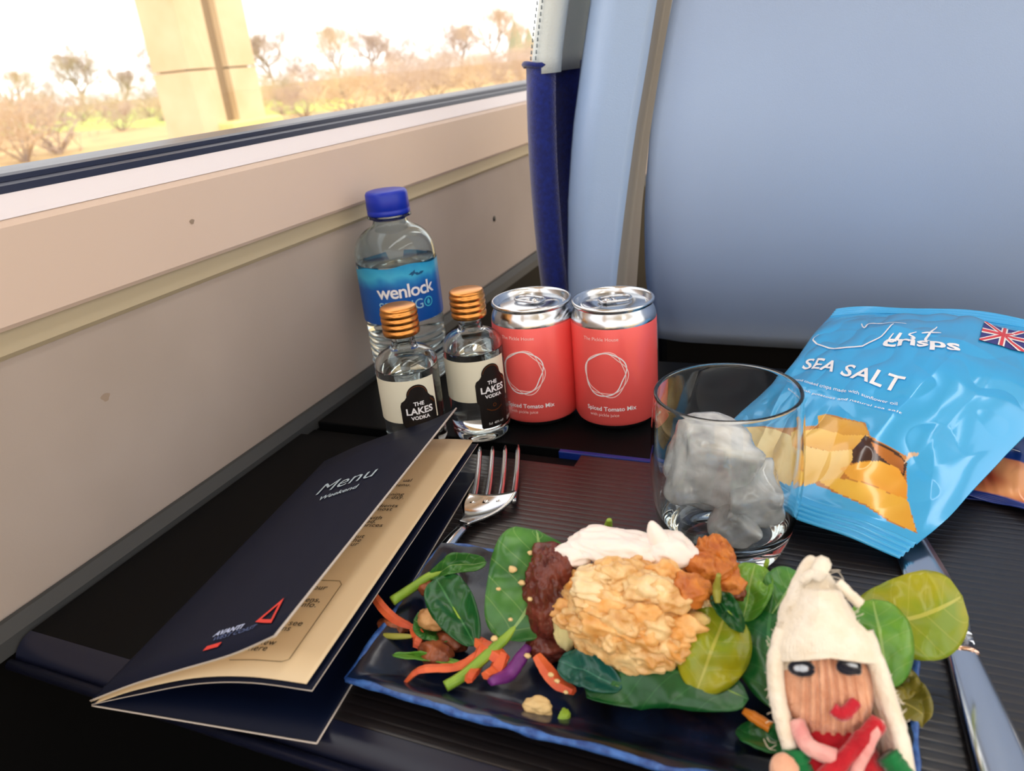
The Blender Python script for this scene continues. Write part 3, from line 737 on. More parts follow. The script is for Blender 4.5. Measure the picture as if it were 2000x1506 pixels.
# ------------------------------------------------------------------ fork and knife
def fork():
    tipc = P(975, 874, .009); root = P(962, 985, .004); neck = P(905, 1028, .0042); hend = P(838, 1120, .002)
    t = thing('fork', 'polished steel fork with its handle under the dark plate', 'fork', (root.x, root.y, 0))
    ax = (tipc-root); Lh = ax.length; a = ax.normalized(); b = a.cross(Vector((0, 0, 1))).normalized()
    if b.x < 0: b = -b
    w = .0118
    def bend(s): return Vector((0, 0, -.0040*math.sin(PI*min(1, max(0, s)))))
    for k in range(4):
        off = lerp(-w, w, k/3)
        pts = []
        for i in range(13):
            s = i/12; pts.append(root+a*(Lh*s)+b*(off*lerp(.92, .98, s))+bend(s)+Vector((0, 0, .001)))
        obj('tine', tube(pts, [lerp(.0020, .0014, (i/12)**1.5) if i < 12 else .0006 for i in range(13)], 8, .55), m_steel, t)
    def f(u, v):
        # shoulder plate from tine roots to neck
        p0 = root+a*.006; s = v; c = p0.lerp(neck, s)+Vector((0, 0, -.0028*math.sin(PI*s)+.001))
        hw = lerp(w+.002, .0030, sst(.15, 1.0, s)**.9); x = lerp(-1, 1, u)
        dirv = (neck-p0).normalized(); bb = b.lerp(dirv.cross(Vector((0, 0, 1))).normalized()*(-1 if dirv.cross(Vector((0, 0, 1))).x < 0 else 1), s).normalized()
        return c+bb*(hw*x)+Vector((0, 0, .0022*x*x*(1-s)))
    V, Fc, U = grid(f, 14, 16); obj('shoulder', (V, Fc), m_steel, t, solid=.0014)
    hp = [neck.lerp(hend, i/10)+Vector((0, 0, .002*math.sin(PI*i/10))) for i in range(11)]
    obj('handle', tube(hp, [lerp(.0031, .0050, i/10) for i in range(11)], 10, .45), m_steel, t)
fork()
def knife():
    bol = P(1872, 1256, .0035); tip = P(1762, 1010, .003); end = P(1990, 1580, .004)
    t = thing('table_knife', 'steel table knife lying beside the plate under the crisp packet', 'knife', (bol.x, bol.y, 0))
    ax = (bol-tip); L_ = ax.length; a = ax.normalized(); b = Vector((0, 0, 1)).cross(a).normalized()
    if b.x < 0: b = -b
    def wid(s): return interp([(0, .0005), (.06, .004), (.2, .0078), (.5, .0092), (.8, .0088), (.93, .0062), (1, .0056)], s)
    def f(u, v):
        x = lerp(-1, 1, v); w = wid(u); p = tip+a*(L_*u)+b*(x*w-.0015*(1-u)); return p
    V, Fc, U = grid(f, 30, 4); obj('blade', (V, Fc), m_steel, t, solid=.0012)
    hp = [bol+(end-bol)*(i/12) for i in range(13)]
    obj('handle', tube(hp, [interp([(0, .0052), (.1, .0056), (.5, .0078), (1, .0100)], i/12) for i in range(13)], 14, .42), m_steel, t)
    for s in (-.006, .004):
        obj('collar', tube([bol+(end-bol).normalized()*s, bol+(end-bol).normalized()*(s+.0018)], .0060, 14, .5), mat('copper_tinted_steel', (226, 190, 170), .2, metal=1) if s > 0 else m_steel, t)
knife()

# ------------------------------------------------------------------ crisp packets
def polyl(pts): return [P(x, y, z) for x, y, z in pts]
def arc_spl(pts, t):
    d = [0]
    for a, b in zip(pts, pts[1:]): d.append(d[-1]+(b-a).length)
    s = t*d[-1]
    for i in range(len(pts)-1):
        if s <= d[i+1] or i == len(pts)-2:
            f = (s-d[i])/max(d[i+1]-d[i], 1e-9); return spl(pts, (i+f)/(len(pts)-1))
class Packet:
    def __init__(s, bottom, top, left, right, bulge, crease=.68, wr=.0012, seed=0., under=.010):
        s.b, s.t, s.l, s.r = polyl(bottom), polyl(top), polyl(left), polyl(right)
        s.bulge, s.cr, s.wr, s.seed, s.under = bulge, crease, wr, seed, under
        c = s.base(.5, .5)
        n = (s.base(.6, .5)-s.base(.4, .5)).cross(s.base(.5, .6)-s.base(.5, .4)).normalized()
        s.n = n if n.z > 0 else -n
    def base(s, a, b):           # a: bottom->top, b: left->right
        B, T, L, R_ = arc_spl(s.b, b), arc_spl(s.t, b), arc_spl(s.l, a), arc_spl(s.r, a)
        bil = (s.b[0]*(1-b)+s.b[-1]*b)*(1-a)+(s.t[0]*(1-b)+s.t[-1]*b)*a
        return B*(1-a)+T*a+L*(1-b)+R_*b-bil
    def prof(s, a, b):
        pa = min(1, max(0, (a-.035)/.30))**.75*min(1, max(0, (.965-a)/.25))**.7
        pb = math.sin(PI/2*min(1, b/s.cr*1.15))**.8 if b < s.cr else max(0, 1-((b-s.cr)/(1-s.cr))**1.15)
        return max(pa, 0)*max(pb, 0)
    def front(s, a, b):
        a = min(max(a, 0), 1); b = min(max(b, 0), 1); k = s.prof(a, b)
        q = Vector((a*3+s.seed, b*3, s.seed)); w = noise.noise(q*1.6)*2.2+abs(noise.noise(q*2.9+Vector((4, 0, 0))))*1.6-abs(noise.noise(Vector((b*9+a*2.5+s.seed, a*2.2, 0))))*1.2*(1-sst(.1, .45, a)+.35)
        return s.base(a, b)+s.n*(s.bulge*k+s.wr*w*min(1, k*2.5+.12))
    def rear(s, a, b):
        k = s.prof(a, b); p = s.base(a, b)-s.n*(.0006+s.under*k); p.z = max(p.z, .0012); return p
    def surf(s, a, b, lift=.0006):
        e = .012; n = (s.front(a, b+e)-s.front(a, b-e)).cross(s.front(a+e, b)-s.front(a-e, b)).normalized()
        if n.dot(s.n) < 0: n = -n
        return s.front(a, b)+n*lift
    def find(s, px, py):
        best = (1e9, 0, 0)
        for i in range(51):
            for j in range(51):
                q = J(s.front(i/50, j/50)); d = (q[0]-px)**2+(q[1]-py)**2
                if d < best[0]: best = (d, i/50, j/50)
        a0, b0 = best[1], best[2]
        for i in range(-10, 11):
            for j in range(-10, 11):
                a, b = a0+i*.002, b0+j*.002; q = J(s.front(a, b)); d = (q[0]-px)**2+(q[1]-py)**2
                if d < best[0]: best = (d, a, b)
        return best[1], best[2]
    def frame(s, p0, p1, p2, w, h):
        """text plane (0..w, 0..h) with origin at pixel p0, x end at p1, y end at p2 -> packet surface"""
        A, B, C_ = s.find(*p0), s.find(*p1), s.find(*p2)
        return lambda x, y: s.surf(A[0]+(B[0]-A[0])*x/w+(C_[0]-A[0])*y/h, A[1]+(B[1]-A[1])*x/w+(C_[1]-A[1])*y/h)
    def build(s, t, mt, colfn, N=150, M=150):
        V, Fc, U = grid(s.front, N, M); Fc = [f[::-1] for f in Fc]
        o = obj('front_film', (V, Fc), mt, t)
        me = o.data; ca = me.color_attributes.new('print', 'FLOAT_COLOR', 'POINT')
        for i, v in enumerate(V):
            x, y, _ = J(v); ca.data[i].color = (*colfn(x, y, *U[i]), 1)
        V, Fc, U = grid(s.rear, 40, 40); o2 = obj('back_film', (V, Fc), mt, t)
        ca = o2.data.color_attributes.new('print', 'FLOAT_COLOR', 'POINT'); c0 = colfn(0, 0, 0, 0)
        for d in ca.data: d.color = (*c0, 1)
        return o
    def seal(s, t, mt, nm='crimped_seal', top=True, w=.012):
        def f(u, v):
            a0 = 1 if top else 0
            p = s.base(a0, u); d = (s.base(1, u)-s.base(.9, u)).normalized() if top else (s.base(0, u)-s.base(.12, u)).normalized()
            q = p+d*(w*v)+s.n*(.0006*math.sin(v*PI*7)+.0012*math.sin(u*11+1)*v)
            q.z = max(q.z, .0014); return q
        V, Fc, U = grid(f, 60, 28); return obj(nm, (V, Fc), mt, t, solid=.0005)

film = mat('crisp_packet_film', (60, 170, 230), .30, attr='print', coat=.9, metal=.15)
blue_film = mat('sky_blue_film', (62, 176, 236), .34, coat=.5)
pk = Packet([(1412, 838, .010), (1475, 925, .010), (1570, 985, .012), (1690, 1020, .013), (1790, 1062, .008)],
            [(1622, 618, .050), (1700, 612, .052), (1830, 617, .054), (2000, 640, .054), (2090, 662, .05)],
            [(1412, 838, .010), (1446, 806, .016), (1533, 730, .034), (1588, 655, .046), (1622, 618, .050)],
            [(1790, 1062, .008), (1850, 1012, .012), (1900, 957, .016), (1960, 893, .022), (2040, 800, .034), (2090, 662, .05)], .0195, wr=.0016, seed=2.0)
bag = thing('crisp_packet', 'sky blue packet of sea salt crisps lying on the table behind the tumbler', 'crisp packet', (P(1700, 900).x, P(1700, 900).y, 0), None)
CH = [
 ([(1403,833),(1450,820),(1525,832),(1595,832),(1612,808),(1690,826),(1700,852),(1770,890),(1772,975),(1792,1042),(1738,1020),(1690,988),(1640,966),(1590,945),(1500,932),(1430,872)], (206, 140, 56), (176, 104, 36)),  # printed crisps: outline polygons (photo pixels, found again on the film) and their colours
 ([(1405,835),(1450,822),(1525,835),(1570,850),(1585,900),(1560,950),(1500,930),(1470,905),(1430,870)], (246, 226, 160), (232, 190, 110)),
 ([(1597,812),(1612,809),(1640,818),(1685,826),(1697,845),(1690,858),(1640,850),(1600,838)], (238, 190, 90), (206, 140, 40)),
 ([(1568,842),(1600,836),(1650,850),(1697,850),(1690,866),(1660,880),(1620,882),(1568,870)], (250, 206, 100), (226, 160, 60)),
 ([(1690,850),(1712,862),(1755,885),(1772,905),(1766,930),(1740,915),(1700,900),(1665,905),(1655,890),(1672,872)], (60, 28, 22), (44, 22, 26)),
 ([(1700,862),(1735,878),(1766,900),(1764,925),(1735,905),(1712,885)], (196, 120, 40), (160, 90, 40)),
 ([(1565,870),(1620,882),(1665,878),(1665,900),(1640,935),(1600,940),(1570,950),(1560,900)], (248, 214, 130), (232, 184, 90)),
 ([(1640,915),(1680,902),(1720,900),(1755,915),(1772,945),(1772,975),(1740,965),(1700,945),(1660,935)], (240, 182, 70), (226, 150, 40)),
 ([(1600,940),(1640,934),(1690,944),(1740,965),(1772,975),(1782,1010),(1790,1040),(1740,1018),(1690,985),(1640,965)], (238, 190, 70), (222, 160, 50)),
 ([(1766,905),(1775,884),(1797,884),(1793,890),(1778,893)], (214, 180, 150), (214, 180, 150)),
]
def bagcol(x, y, a, b):
    c = Vector(lin((56, 172, 234)))
    if x == 0 and y == 0: return tuple(c)
    for poly, c1, c2 in CH:
        if inpoly(x, y, poly):
            xs = [p[0] for p in poly]; ys = [p[1] for p in poly]
            q = ((y-min(ys))/(max(ys)-min(ys))*.7+.3*(x-min(xs))/(max(xs)-min(xs)))
            q = min(1, max(0, q+noise.noise(Vector((x*.02, y*.03, 1)))*.4))
            c = Vector(lin(c1)).lerp(Vector(lin(c2)), q)
            # dark outline between crisps, as printed
    return tuple(c)
bf = pk.build(bag, film, bagcol, 300, 300)
pk.seal(bag, blue_film, top=True, w=.010)
pk.seal(bag, blue_film, top=False, w=.012)
fr = pk.frame((1566, 722), (1752, 770), (1577, 702), 1.0, 1.0)
def fit(vf):
    xs = [v[0] for v in vf[0]]; ys = [v[1] for v in vf[0]]; x0, x1, y0, y1 = min(xs), max(xs), min(ys), max(ys)
    return ([((v[0]-x0)/(x1-x0), (v[1]-y0)/(y1-y0), 0) for v in vf[0]], vf[1])
mapmesh('lettering', fit(text2d('SEA SALT', 1, bold=.018, sp=1.05)), fr, m_white, bf, 1)
for k in range(2):
    fr = pk.frame((1553+k*2, 746+k*14), (1753+k*6, 796+k*16), (1556+k*2, 742+k*14), 1, 1)
    mapmesh('lettering', fit(text2d(('hand cooked crisps made with sunflower oil', 'British potatoes and natural sea salt')[k], 1)), fr, m_white, bf, 0)
fr = pk.frame((1722, 686), (1876, 694), (1726, 660), 1, 1)
mapmesh('lettering', fit(text2d('crisps', 1, bold=.025)), fr, m_white, bf, 1)
# brushed script word above it, drawn as strokes in the packet's own plane
strokes = [[(1683,634),(1690,642),(1698,634),(1730,633),(1770,634)], [(1745,634),(1726,655),(1700,670),(1650,680),(1612,679),(1591,668),(1590,662),(1600,655)],
           [(1745,652),(1736,666),(1746,668),(1760,652),(1753,666),(1762,666)], [(1790,650),(1776,655),(1786,662),(1774,668)], [(1830,640),(1808,664),(1816,667)], [(1800,652),(1838,652)]]
for st in strokes:
    uvp = [Vector((*pk.find(*p_), 0)) for p_ in st]
    pts = [spl(uvp, i/24) for i in range(25)]
    V, Fc = strip2d([(q.y*.14, q.x*.18) for q in pts], [.0015-.0009*abs(2*i/24-1) for i in range(25)])
    mapmesh('script_stroke', (V, Fc), lambda x, y: pk.surf(y/.18, x/.14), m_white, bf, 0)
# small union flag print
fl0 = pk.frame((1917, 648), (2010, 670), (1925, 636), 1, 1)
fl = lambda x, y: fl0(x*.92, y*.42)
flag = [('flag_field', [(0,-.9),(1,-.9),(1,1),(0,1)], mat('flag_navy', (60, 60, 130), .5), .0),
        ('flag_white', [(0,-.15),(1,-.15),(1,.25),(0,.25)], m_white, .0002), ('flag_white', [(.42,-.9),(.58,-.9),(.58,1),(.42,1)], m_white, .0002),
        ('flag_white', [(0,.8),(0,1),(.12,1),(1,-.7),(1,-.9),(.88,-.9)], m_white, .0002), ('flag_white', [(0,-.7),(0,-.9),(.12,-.9),(1,.8),(1,1),(.88,1)], m_white, .0002),
        ('flag_red', [(0,-.05),(1,-.05),(1,.15),(0,.15)], mat('flag_red', (214, 70, 80), .5), .0004), ('flag_red', [(.46,-.9),(.54,-.9),(.54,1),(.46,1)], mat('flag_red', (214, 70, 80), .5), .0004),
        ('flag_red', [(0,.9),(0,1),(.06,1),(1,-.8),(1,-.9),(.94,-.9)], MATS['flag_red'], .0003), ('flag_red', [(0,-.8),(0,-.9),(.06,-.9),(1,.9),(1,1),(.94,1)], MATS['flag_red'], .0003)]
for nm, pl, mt_, up_ in flag:
    mapmesh(nm, ([(x, y, 0) for x, y in pl], [tuple(range(len(pl)))]), lambda x, y, u=up_: fl(x, y)+pk.n*u, mt_, bf, 2)

# second packet, navy with a glowing orange picture, under the first
pk2 = Packet([(1840, 952, .003), (1900, 962, .003), (1960, 976, .003), (2030, 1000, .003), (2130, 1030, .003)],
             [(1800, 800, .003), (1900, 800, .003), (2000, 800, .003), (2100, 805, .003), (2230, 815, .003)],
             [(1840, 952, .003), (1830, 910, .003), (1815, 850, .003), (1800, 800, .003)],
             [(2130, 1030, .003), (2160, 960, .003), (2200, 870, .003), (2230, 815, .003)], .0085, crease=.5, wr=.0006, seed=9, under=.0)
bag2 = thing('crisp_packet', 'navy packet with an orange food picture, lying underneath the sky blue packet', 'crisp packet', (P(1990, 930).x, P(1990, 930).y, 0), None)
def bag2col(x, y, a, b):
    c = Vector(lin((18, 52, 128)))
    if x == 0 and y == 0: return tuple(c)
    yb = interp([(1800, 870), (1900, 882), (1955, 893), (2000, 904), (2100, 930)], x)
    if a < .04: return tuple(lin((40, 60, 150)))
    if y > yb:
        n = noise.noise(Vector((x*.013, y*.02, 3)))+.55*noise.noise(Vector((x*.03-y*.02, y*.04, 8)))
        d = math.exp(-(((x-2000)/45)**2+((y-950)/30)**2))
        q = min(1, max(0, .35+.9*n*.6+.8*d)); c = Vector(lin((176, 62, 26))).lerp(Vector(lin((248, 176, 120))), q)
    return tuple(c)
b2 = pk2.build(bag2, film, bag2col, 90, 90)
pk2.seal(bag2, mat('navy_film', (24, 50, 130), .34, coat=.4), top=False, w=.004)
mapmesh('print_mark', strip2d([(0, 0), (1, 0)], .25), pk2.frame((1976, 879), (1992, 884), (1977, 874), 1, 1), m_white, b2, 1)

# ------------------------------------------------------------------ plate
PX0, PX1, PY0, PY1 = -.178, .034, .184, .290
pm = mat('midnight_blue_glaze', (18, 32, 60), .2, spec=.6, var=(6, 8, 18), vscale=45, bump=.35, bscale=70, detail=5)
pe = mat('pale_blue_rim_glaze', (66, 112, 186), .35, var=(34, 66, 132), vscale=260)
pc = Vector(((PX0+PX1)/2, (PY0+PY1)/2, 0))
plate = thing('serving_plate', 'long dark blue glazed plate under the salad', 'plate', pc)
FL, BLc, BRc, FR = P(676, 1322, .013), P(862, 1060, .013), P(1772, 1170, .013), P(1815, 1600, .013)
FR = Vector((P(1795, 1500, .013).x-.002, FL.y+.003, .013)); BRc = Vector((P(1790, 1200, .013).x, BLc.y+.012, .013))
def plate_xy(u, v):
    p = FL*(1-u)*(1-v)+FR*u*(1-v)+BLc*(1-u)*v+BRc*u*v
    p = p+Vector((0, -.0030*math.sin(PI*u)*(1-v), 0))
    return Vector((p.x+.0008*noise.noise(Vector((u*6, v*4, 0))), p.y+.0010*noise.noise(Vector((u*9, v*3, 5))), 0))
def plate_z(u, v):
    e = min(u*2.0, (1-u)*2.0, v, 1-v); return .0045+.0085*(1-sst(0, .20, e))+.0006*noise.noise(Vector((u*10, v*6, 2)))
def ptop(u, v): p = plate_xy(u, v); p.z = plate_z(u, v); return p
V, Fc, U = grid(ptop, 84, 44)
obj('dish', (V, Fc), pm, plate)
def pbot(u, v):
    p = plate_xy(lerp(.03, .97, u), lerp(.05, .95, v)); e = min(u*2, (1-u)*2, v, 1-v); p.z = .0002+.0065*(1-sst(0, .16, e)); return p
V, Fc, U = grid(pbot, 40, 24); obj('underside', (V, [f[::-1] for f in Fc]), pm, plate)
loop = [ptop(i/80, 0) for i in range(80)]+[ptop(1, i/40) for i in range(40)]+[ptop(1-i/80, 1) for i in range(80)]+[ptop(0, 1-i/40) for i in range(41)]
obj('rim', tube([p+Vector((0, 0, -.0012)) for p in loop], [.0014+.0006*noise.noise(p*120) for p in loop], 8), pe, plate)
def pz(x, y):
    """height of the dish surface under a point"""
    u = (x-PX0)/(PX1-PX0); v = (y-PY0)/(PY1-PY0); return plate_z(min(max(u, 0), 1), min(max(v, 0), 1))

# ------------------------------------------------------------------ food
def leafmat(name, c1, c2, vein, gloss=.3):
    M = bpy.data.materials.new(name); M.use_nodes = True; nt = M.node_tree; b = nt.nodes['Principled BSDF']; L = nt.links.new
    b.inputs['Roughness'].default_value = gloss; b.inputs['Coat Weight'].default_value = .25; b.inputs['Coat Roughness'].default_value = .2
    uv = nt.nodes.new('ShaderNodeUVMap'); sp = nt.nodes.new('ShaderNodeSeparateXYZ'); L(uv.outputs[0], sp.inputs[0])
    def M_(op, a, b_=None):
        n = nt.nodes.new('ShaderNodeMath'); n.operation = op
        for k, x in enumerate((a, b_)):
            if x is None: continue
            if isinstance(x, (int, float)): n.inputs[k].default_value = x
            else: L(x, n.inputs[k])
        return n.outputs[0]
    av = M_('ABSOLUTE', M_('SUBTRACT', sp.outputs[1], .5))                  # 0 on the midrib .. .5 at the margin
    mid = M_('LESS_THAN', av, .022)
    ph = M_('FRACT', M_('MULTIPLY', M_('SUBTRACT', sp.outputs[0], M_('MULTIPLY', av, .42)), 6.0))
    side = M_('LESS_THAN', M_('ABSOLUTE', M_('SUBTRACT', ph, .5)), .035)
    vn = M_('MAXIMUM', M_('MULTIPLY', mid, .9), M_('MULTIPLY', side, .30))
    tc = nt.nodes.new('ShaderNodeTexCoord'); no = nt.nodes.new('ShaderNodeTexNoise'); no.inputs['Scale'].default_value = 55; no.inputs['Detail'].default_value = 3
    L(tc.outputs['Object'], no.inputs['Vector'])
    r = nt.nodes.new('ShaderNodeValToRGB'); r.color_ramp.elements[0].position = .38; r.color_ramp.elements[1].position = .64
    r.color_ramp.elements[0].color = (*lin(c1), 1); r.color_ramp.elements[1].color = (*lin(c2), 1); L(no.outputs['Fac'], r.inputs[0])
    mx = nt.nodes.new('ShaderNodeMix'); mx.data_type = 'RGBA'; L(vn, mx.inputs[0]); L(r.outputs[0], mx.inputs[6]); mx.inputs[7].default_value = (*lin(vein), 1)
    L(mx.outputs[2], b.inputs['Base Color'])
    bp = nt.nodes.new('ShaderNodeBump'); bp.inputs['Strength'].default_value = .5; bp.inputs['Distance'].default_value = .0008; bp.invert = True
    n2 = nt.nodes.new('ShaderNodeTexNoise'); n2.inputs['Scale'].default_value = 160; L(tc.outputs['Object'], n2.inputs['Vector'])
    L(M_('ADD', vn, M_('MULTIPLY', n2.outputs['Fac'], .8)), bp.inputs['Height']); L(bp.outputs[0], b.inputs['Normal'])
    tr = nt.nodes.new('ShaderNodeBsdfTranslucent'); L(mx.outputs[2], tr.inputs[0]); sh = nt.nodes.new('ShaderNodeMixShader'); sh.inputs[0].default_value = .28
    L(b.outputs[0], sh.inputs[1]); L(tr.outputs[0], sh.inputs[2]); L(sh.outputs[0], nt.nodes['Material Output'].inputs[0]); return M
lf_mid = leafmat('spinach_green', (44, 112, 46), (92, 156, 68), (158, 196, 118))
lf_dark = leafmat('dark_spinach_green', (18, 88, 40), (34, 112, 50), (70, 140, 78))
lf_yel = leafmat('yellow_green_leaf', (180, 178, 30), (138, 166, 36), (206, 204, 92))
lf_brt = leafmat('bright_green_leaf', (88, 158, 52), (126, 180, 60), (168, 204, 110))
lf_olive = leafmat('olive_leaf', (150, 138, 46), (124, 120, 44), (190, 176, 90))
m_stem = mat('leaf_stem_green', (150, 182, 62), .35, var=(120, 160, 50), vscale=90)
m_carrot = mat('carrot_orange', (226, 108, 62), .4, var=(206, 84, 50), vscale=120, sss=.15)
m_purple = mat('red_cabbage_purple', (122, 50, 134), .4, var=(92, 34, 106), vscale=150)
m_onion = mat('glazed_brown_chunk', (150, 82, 50), .3, var=(108, 54, 34), vscale=160, bump=.3, bscale=300)
m_nut = mat('tan_nut', (196, 150, 98), .45, var=(160, 112, 66), vscale=190, bump=.3, bscale=300)
m_seed = mat('pale_seed', (226, 196, 140), .5)

def leaf(b, t, wpx, mt, label, bend=.004, cup=.0025, side=0., face=.6, stem=None, tipw=.9, twist=0., seed=0., name='spinach_leaf', stem_r=.0011, skew=0.):
    """b, t = (px, py, z) of leaf base and tip; wpx = width in photo pixels at mid-leaf; face = blend of up / viewer for the leaf's facing"""
    B, T = P(*b), P(*t); mid = B.lerp(T, .5); depth = (mid-CAM).dot(FW); w = wpx*depth/FPX/2
    view = (CAM-mid).normalized(); ax = (T-B).normalized()
    n = (view*face+Vector((0, 0, 1))*(1-face)); n = (n-ax*n.dot(ax)).normalized()
    n = Matrix.Rotation(twist, 3, ax) @ n; bi = ax.cross(n)
    L_ = (T-B).length
    def f(u, v):
        x = (v-.5)*2
        ww = w*1.12*(u**.52*(1-u)**.40/.5286 if 0 < u < 1 else 0)
        c = B+ax*(L_*u)+n*(bend*math.sin(PI*u))+bi*(side*math.sin(PI*u))
        q = Vector((u*3.2, x*1.4, seed*3.1))
        rip = noise.noise(q)*.0042+noise.noise(q*2.4)*.0020*abs(x)+.0007*abs(math.sin(u*19+abs(x)*3))*abs(x)
        p = c+bi*(x*ww)+n*(cup*x*x*math.sin(PI*u)+rip*math.sin(PI*min(1, u*1.0)))
        p.z = max(p.z, .0016+pz(p.x, p.y)) if PX0 < p.x < PX1 and PY0 < p.y < PY1 else max(p.z, .003)
        return p
    th_ = thing(name, label, 'leaf', (B.x, B.y, B.z), 'salad leaves on the plate')
    V, Fc, U = grid(f, 30, 16); obj('blade', (V, Fc), mt, th_, solid=.0004, uv=U)
    if stem:
        pts = [P(*s_) for s_ in stem]; pts = [f(.30, .5)-n*.0006, f(.1, .5)-n*.0004, B]+pts
        k = 20; cur = [spl(pts, i/k) for i in range(k+1)]
        obj('stem', tube(cur, [lerp(.0007, stem_r, min(1, i/8)) for i in range(k+1)], 8), m_stem, th_)
    else:
        cur = [f(.55, .5)-n*.0003, f(.3, .5)-n*.0004, f(.03, .5)-n*.0004]
        obj('stem', tube([spl(cur, i/10) for i in range(11)], [lerp(.0003, .0008, i/10) for i in range(11)], 6), m_stem, th_)
    return th_
leaf((983,1250,.018), (1048,1036,.046), 172, lf_mid, 'large green spinach leaf standing left against the brown lump, long pale stem in front', bend=.005, cup=-.003, face=.9, side=.006, stem=[(940,1290,.014), (905,1320,.012), (870,1341,.011)], stem_r=.0021, seed=1, twist=.15)
leaf((928,1262,.014), (852,1130,.024), 78, lf_dark, 'small dark spinach leaf tucked behind the large standing leaf', bend=.003, face=.8, seed=2)
leaf((836,1128,.020), (950,1098,.026), 34, lf_mid, 'narrow curled spinach leaf at the plate corner by the fork, thick pale stem', bend=.004, face=.6, stem=[(810,1145,.018), (766,1174,.017)], stem_r=.0021, seed=3)
leaf((905,1235,.012), (808,1212,.016), 62, lf_mid, 'small cupped leaf holding a glazed nut', bend=-.002, cup=.005, face=.6, seed=4)
leaf((905,1297,.011), (766,1281,.013), 26, lf_brt, 'thin curling leaf sliver over the front carrot sticks', bend=-.004, cup=.002, face=.7, seed=5)
leaf((1462,1366,.018), (1140,1338,.012), 118, lf_dark, 'broad dark leaf lying along the front of the plate below the creamy mound', bend=.004, cup=-.006, face=.55, side=.006, seed=6)
leaf((1215,1345,.014), (1092,1292,.015), 62, leafmat('teal_green_leaf', (24, 92, 84), (36, 110, 92), (70, 140, 120)), 'teal green leaf end between carrot stick and broad dark leaf', bend=.002, face=.7, seed=7)
leaf((1360,1352,.018), (1420,1195,.036), 122, lf_yel, 'wet yellow-green leaf upright against the creamy mound', bend=.005, cup=-.004, face=.85, seed=8)
leaf((1452,1235,.034), (1395,1160,.040), 40, lf_dark, 'small dark leaf edge above the wet yellow-green leaf', bend=.003, face=.8, seed=9)
leaf((1540,1395,.014), (1512,1175,.026), 130, lf_dark, 'large dark leaf behind the finger puppet head', bend=.004, cup=-.002, face=.75, side=-.004, seed=10)
leaf((1450,1215,.024), (1475,1102,.036), 74, lf_brt, 'pale green leaf standing beside the tumbler base', bend=.003, face=.85, stem=None, seed=11)
leaf((1500,1210,.024), (1562,1120,.034), 80, lf_mid, 'mid green leaf between the tumbler base and the puppet hat', bend=.003, face=.8, seed=12)
leaf((1668,1215,.022), (1878,1165,.030), 142, lf_yel, 'big yellow-green leaf reaching over the knife', bend=.006, cup=-.003, face=.8, side=.004, seed=13)
leaf((1735,1345,.018), (1705,1172,.034), 102, lf_brt, 'glossy bright green leaf beside the puppet hair', bend=.006, cup=-.005, face=.8, seed=14)
leaf((1720,1330,.012), (1800,1420,.010), 95, lf_olive, 'olive translucent leaf hanging at the plate end by the knife', bend=.002, face=.75, seed=15)
leaf((1440,1425,.007), (1545,1492,.007), 70, lf_dark, 'dark leaf low at the plate front beside the puppet arm', bend=.002, face=.5, seed=16)
leaf((1140,1062,.020), (1168,1038,.030), 26, lf_dark, 'leaf tip peeping out behind the white sauce', bend=.001, face=.8, stem=None, seed=17)
leaf((1700,1380,.010), (1770,1300,.016), 80, lf_olive, 'small olive leaf behind the puppet hair', bend=.002, face=.7, seed=18)
def stick(pts, r, mt, name, label, cat, flat=.75, n=7, grp=None, taper=.6):
    q = [P(*p_) for p_ in pts]; k = 16; cur = [spl(q, i/k) for i in range(k+1)]
    cur = [Vector((p.x, p.y, max(p.z, (pz(p.x, p.y) if PX0 < p.x < PX1 and PY0 < p.y < PY1 else 0)+r*.8))) for p in cur]
    for _ in range(3): cur = [cur[0]]+[(a_+b_*2+c_)/4 for a_, b_, c_ in zip(cur, cur[1:], cur[2:])]+[cur[-1]]
    rr = [r*lerp(taper, 1, min(1, 3*min(i, k-i)/k))*(1+.12*noise.noise(Vector((i*.6, r*999, len(label))))) for i in range(k+1)]
    o = obj(name, tube(cur, rr, 5 if mt is m_carrot else n, flat), mt, smooth=mt is not m_carrot); return setp(o, label, cat, grp)
G = 'shredded carrot sticks'
stick([(724,1150,.018), (745,1185,.016), (775,1213,.013), (812,1228,.011)], .0022, m_carrot, 'carrot_stick', 'curved carrot stick jutting over the menu-side end of the plate', 'carrot', grp=G)
stick([(806,1228,.013), (818,1243,.012), (812,1266,.009)], .0026, m_carrot, 'carrot_stick', 'short carrot piece hanging from the curved carrot stick', 'carrot', grp=G)
stick([(790,1336,.008), (850,1322,.010), (900,1302,.012), (938,1272,.014)], .0020, m_carrot, 'carrot_stick', 'long flat carrot stick under the pale leaf stem', 'carrot', grp=G)
stick([(948,1252,.016), (930,1300,.012), (920,1362,.007)], .0026, m_carrot, 'carrot_stick', 'carrot stick standing just behind the long pale leaf stem', 'carrot', grp=G)
stick([(985,1275,.016), (968,1315,.011), (952,1350,.007)], .0034, m_carrot, 'carrot_stick', 'thick carrot stick next to the purple cabbage shred', 'carrot', grp=G)
stick([(930,1250,.014), (962,1275,.015), (992,1292,.013)], .0034, m_carrot, 'carrot_stick', 'carrot stick lying across under the large standing leaf', 'carrot', grp=G)
stick([(1048,1280,.016), (1080,1325,.011), (1122,1366,.007)], .0030, m_carrot, 'carrot_stick', 'seed-speckled carrot stick in front of the brown lump', 'carrot', grp=G)
stick([(1452,1388,.012), (1490,1412,.011), (1548,1450,.010)], .0022, mat('orange_pepper', (224, 132, 34), .35), 'pepper_strip', 'thin orange strip pointing at the puppet collar', 'pepper')
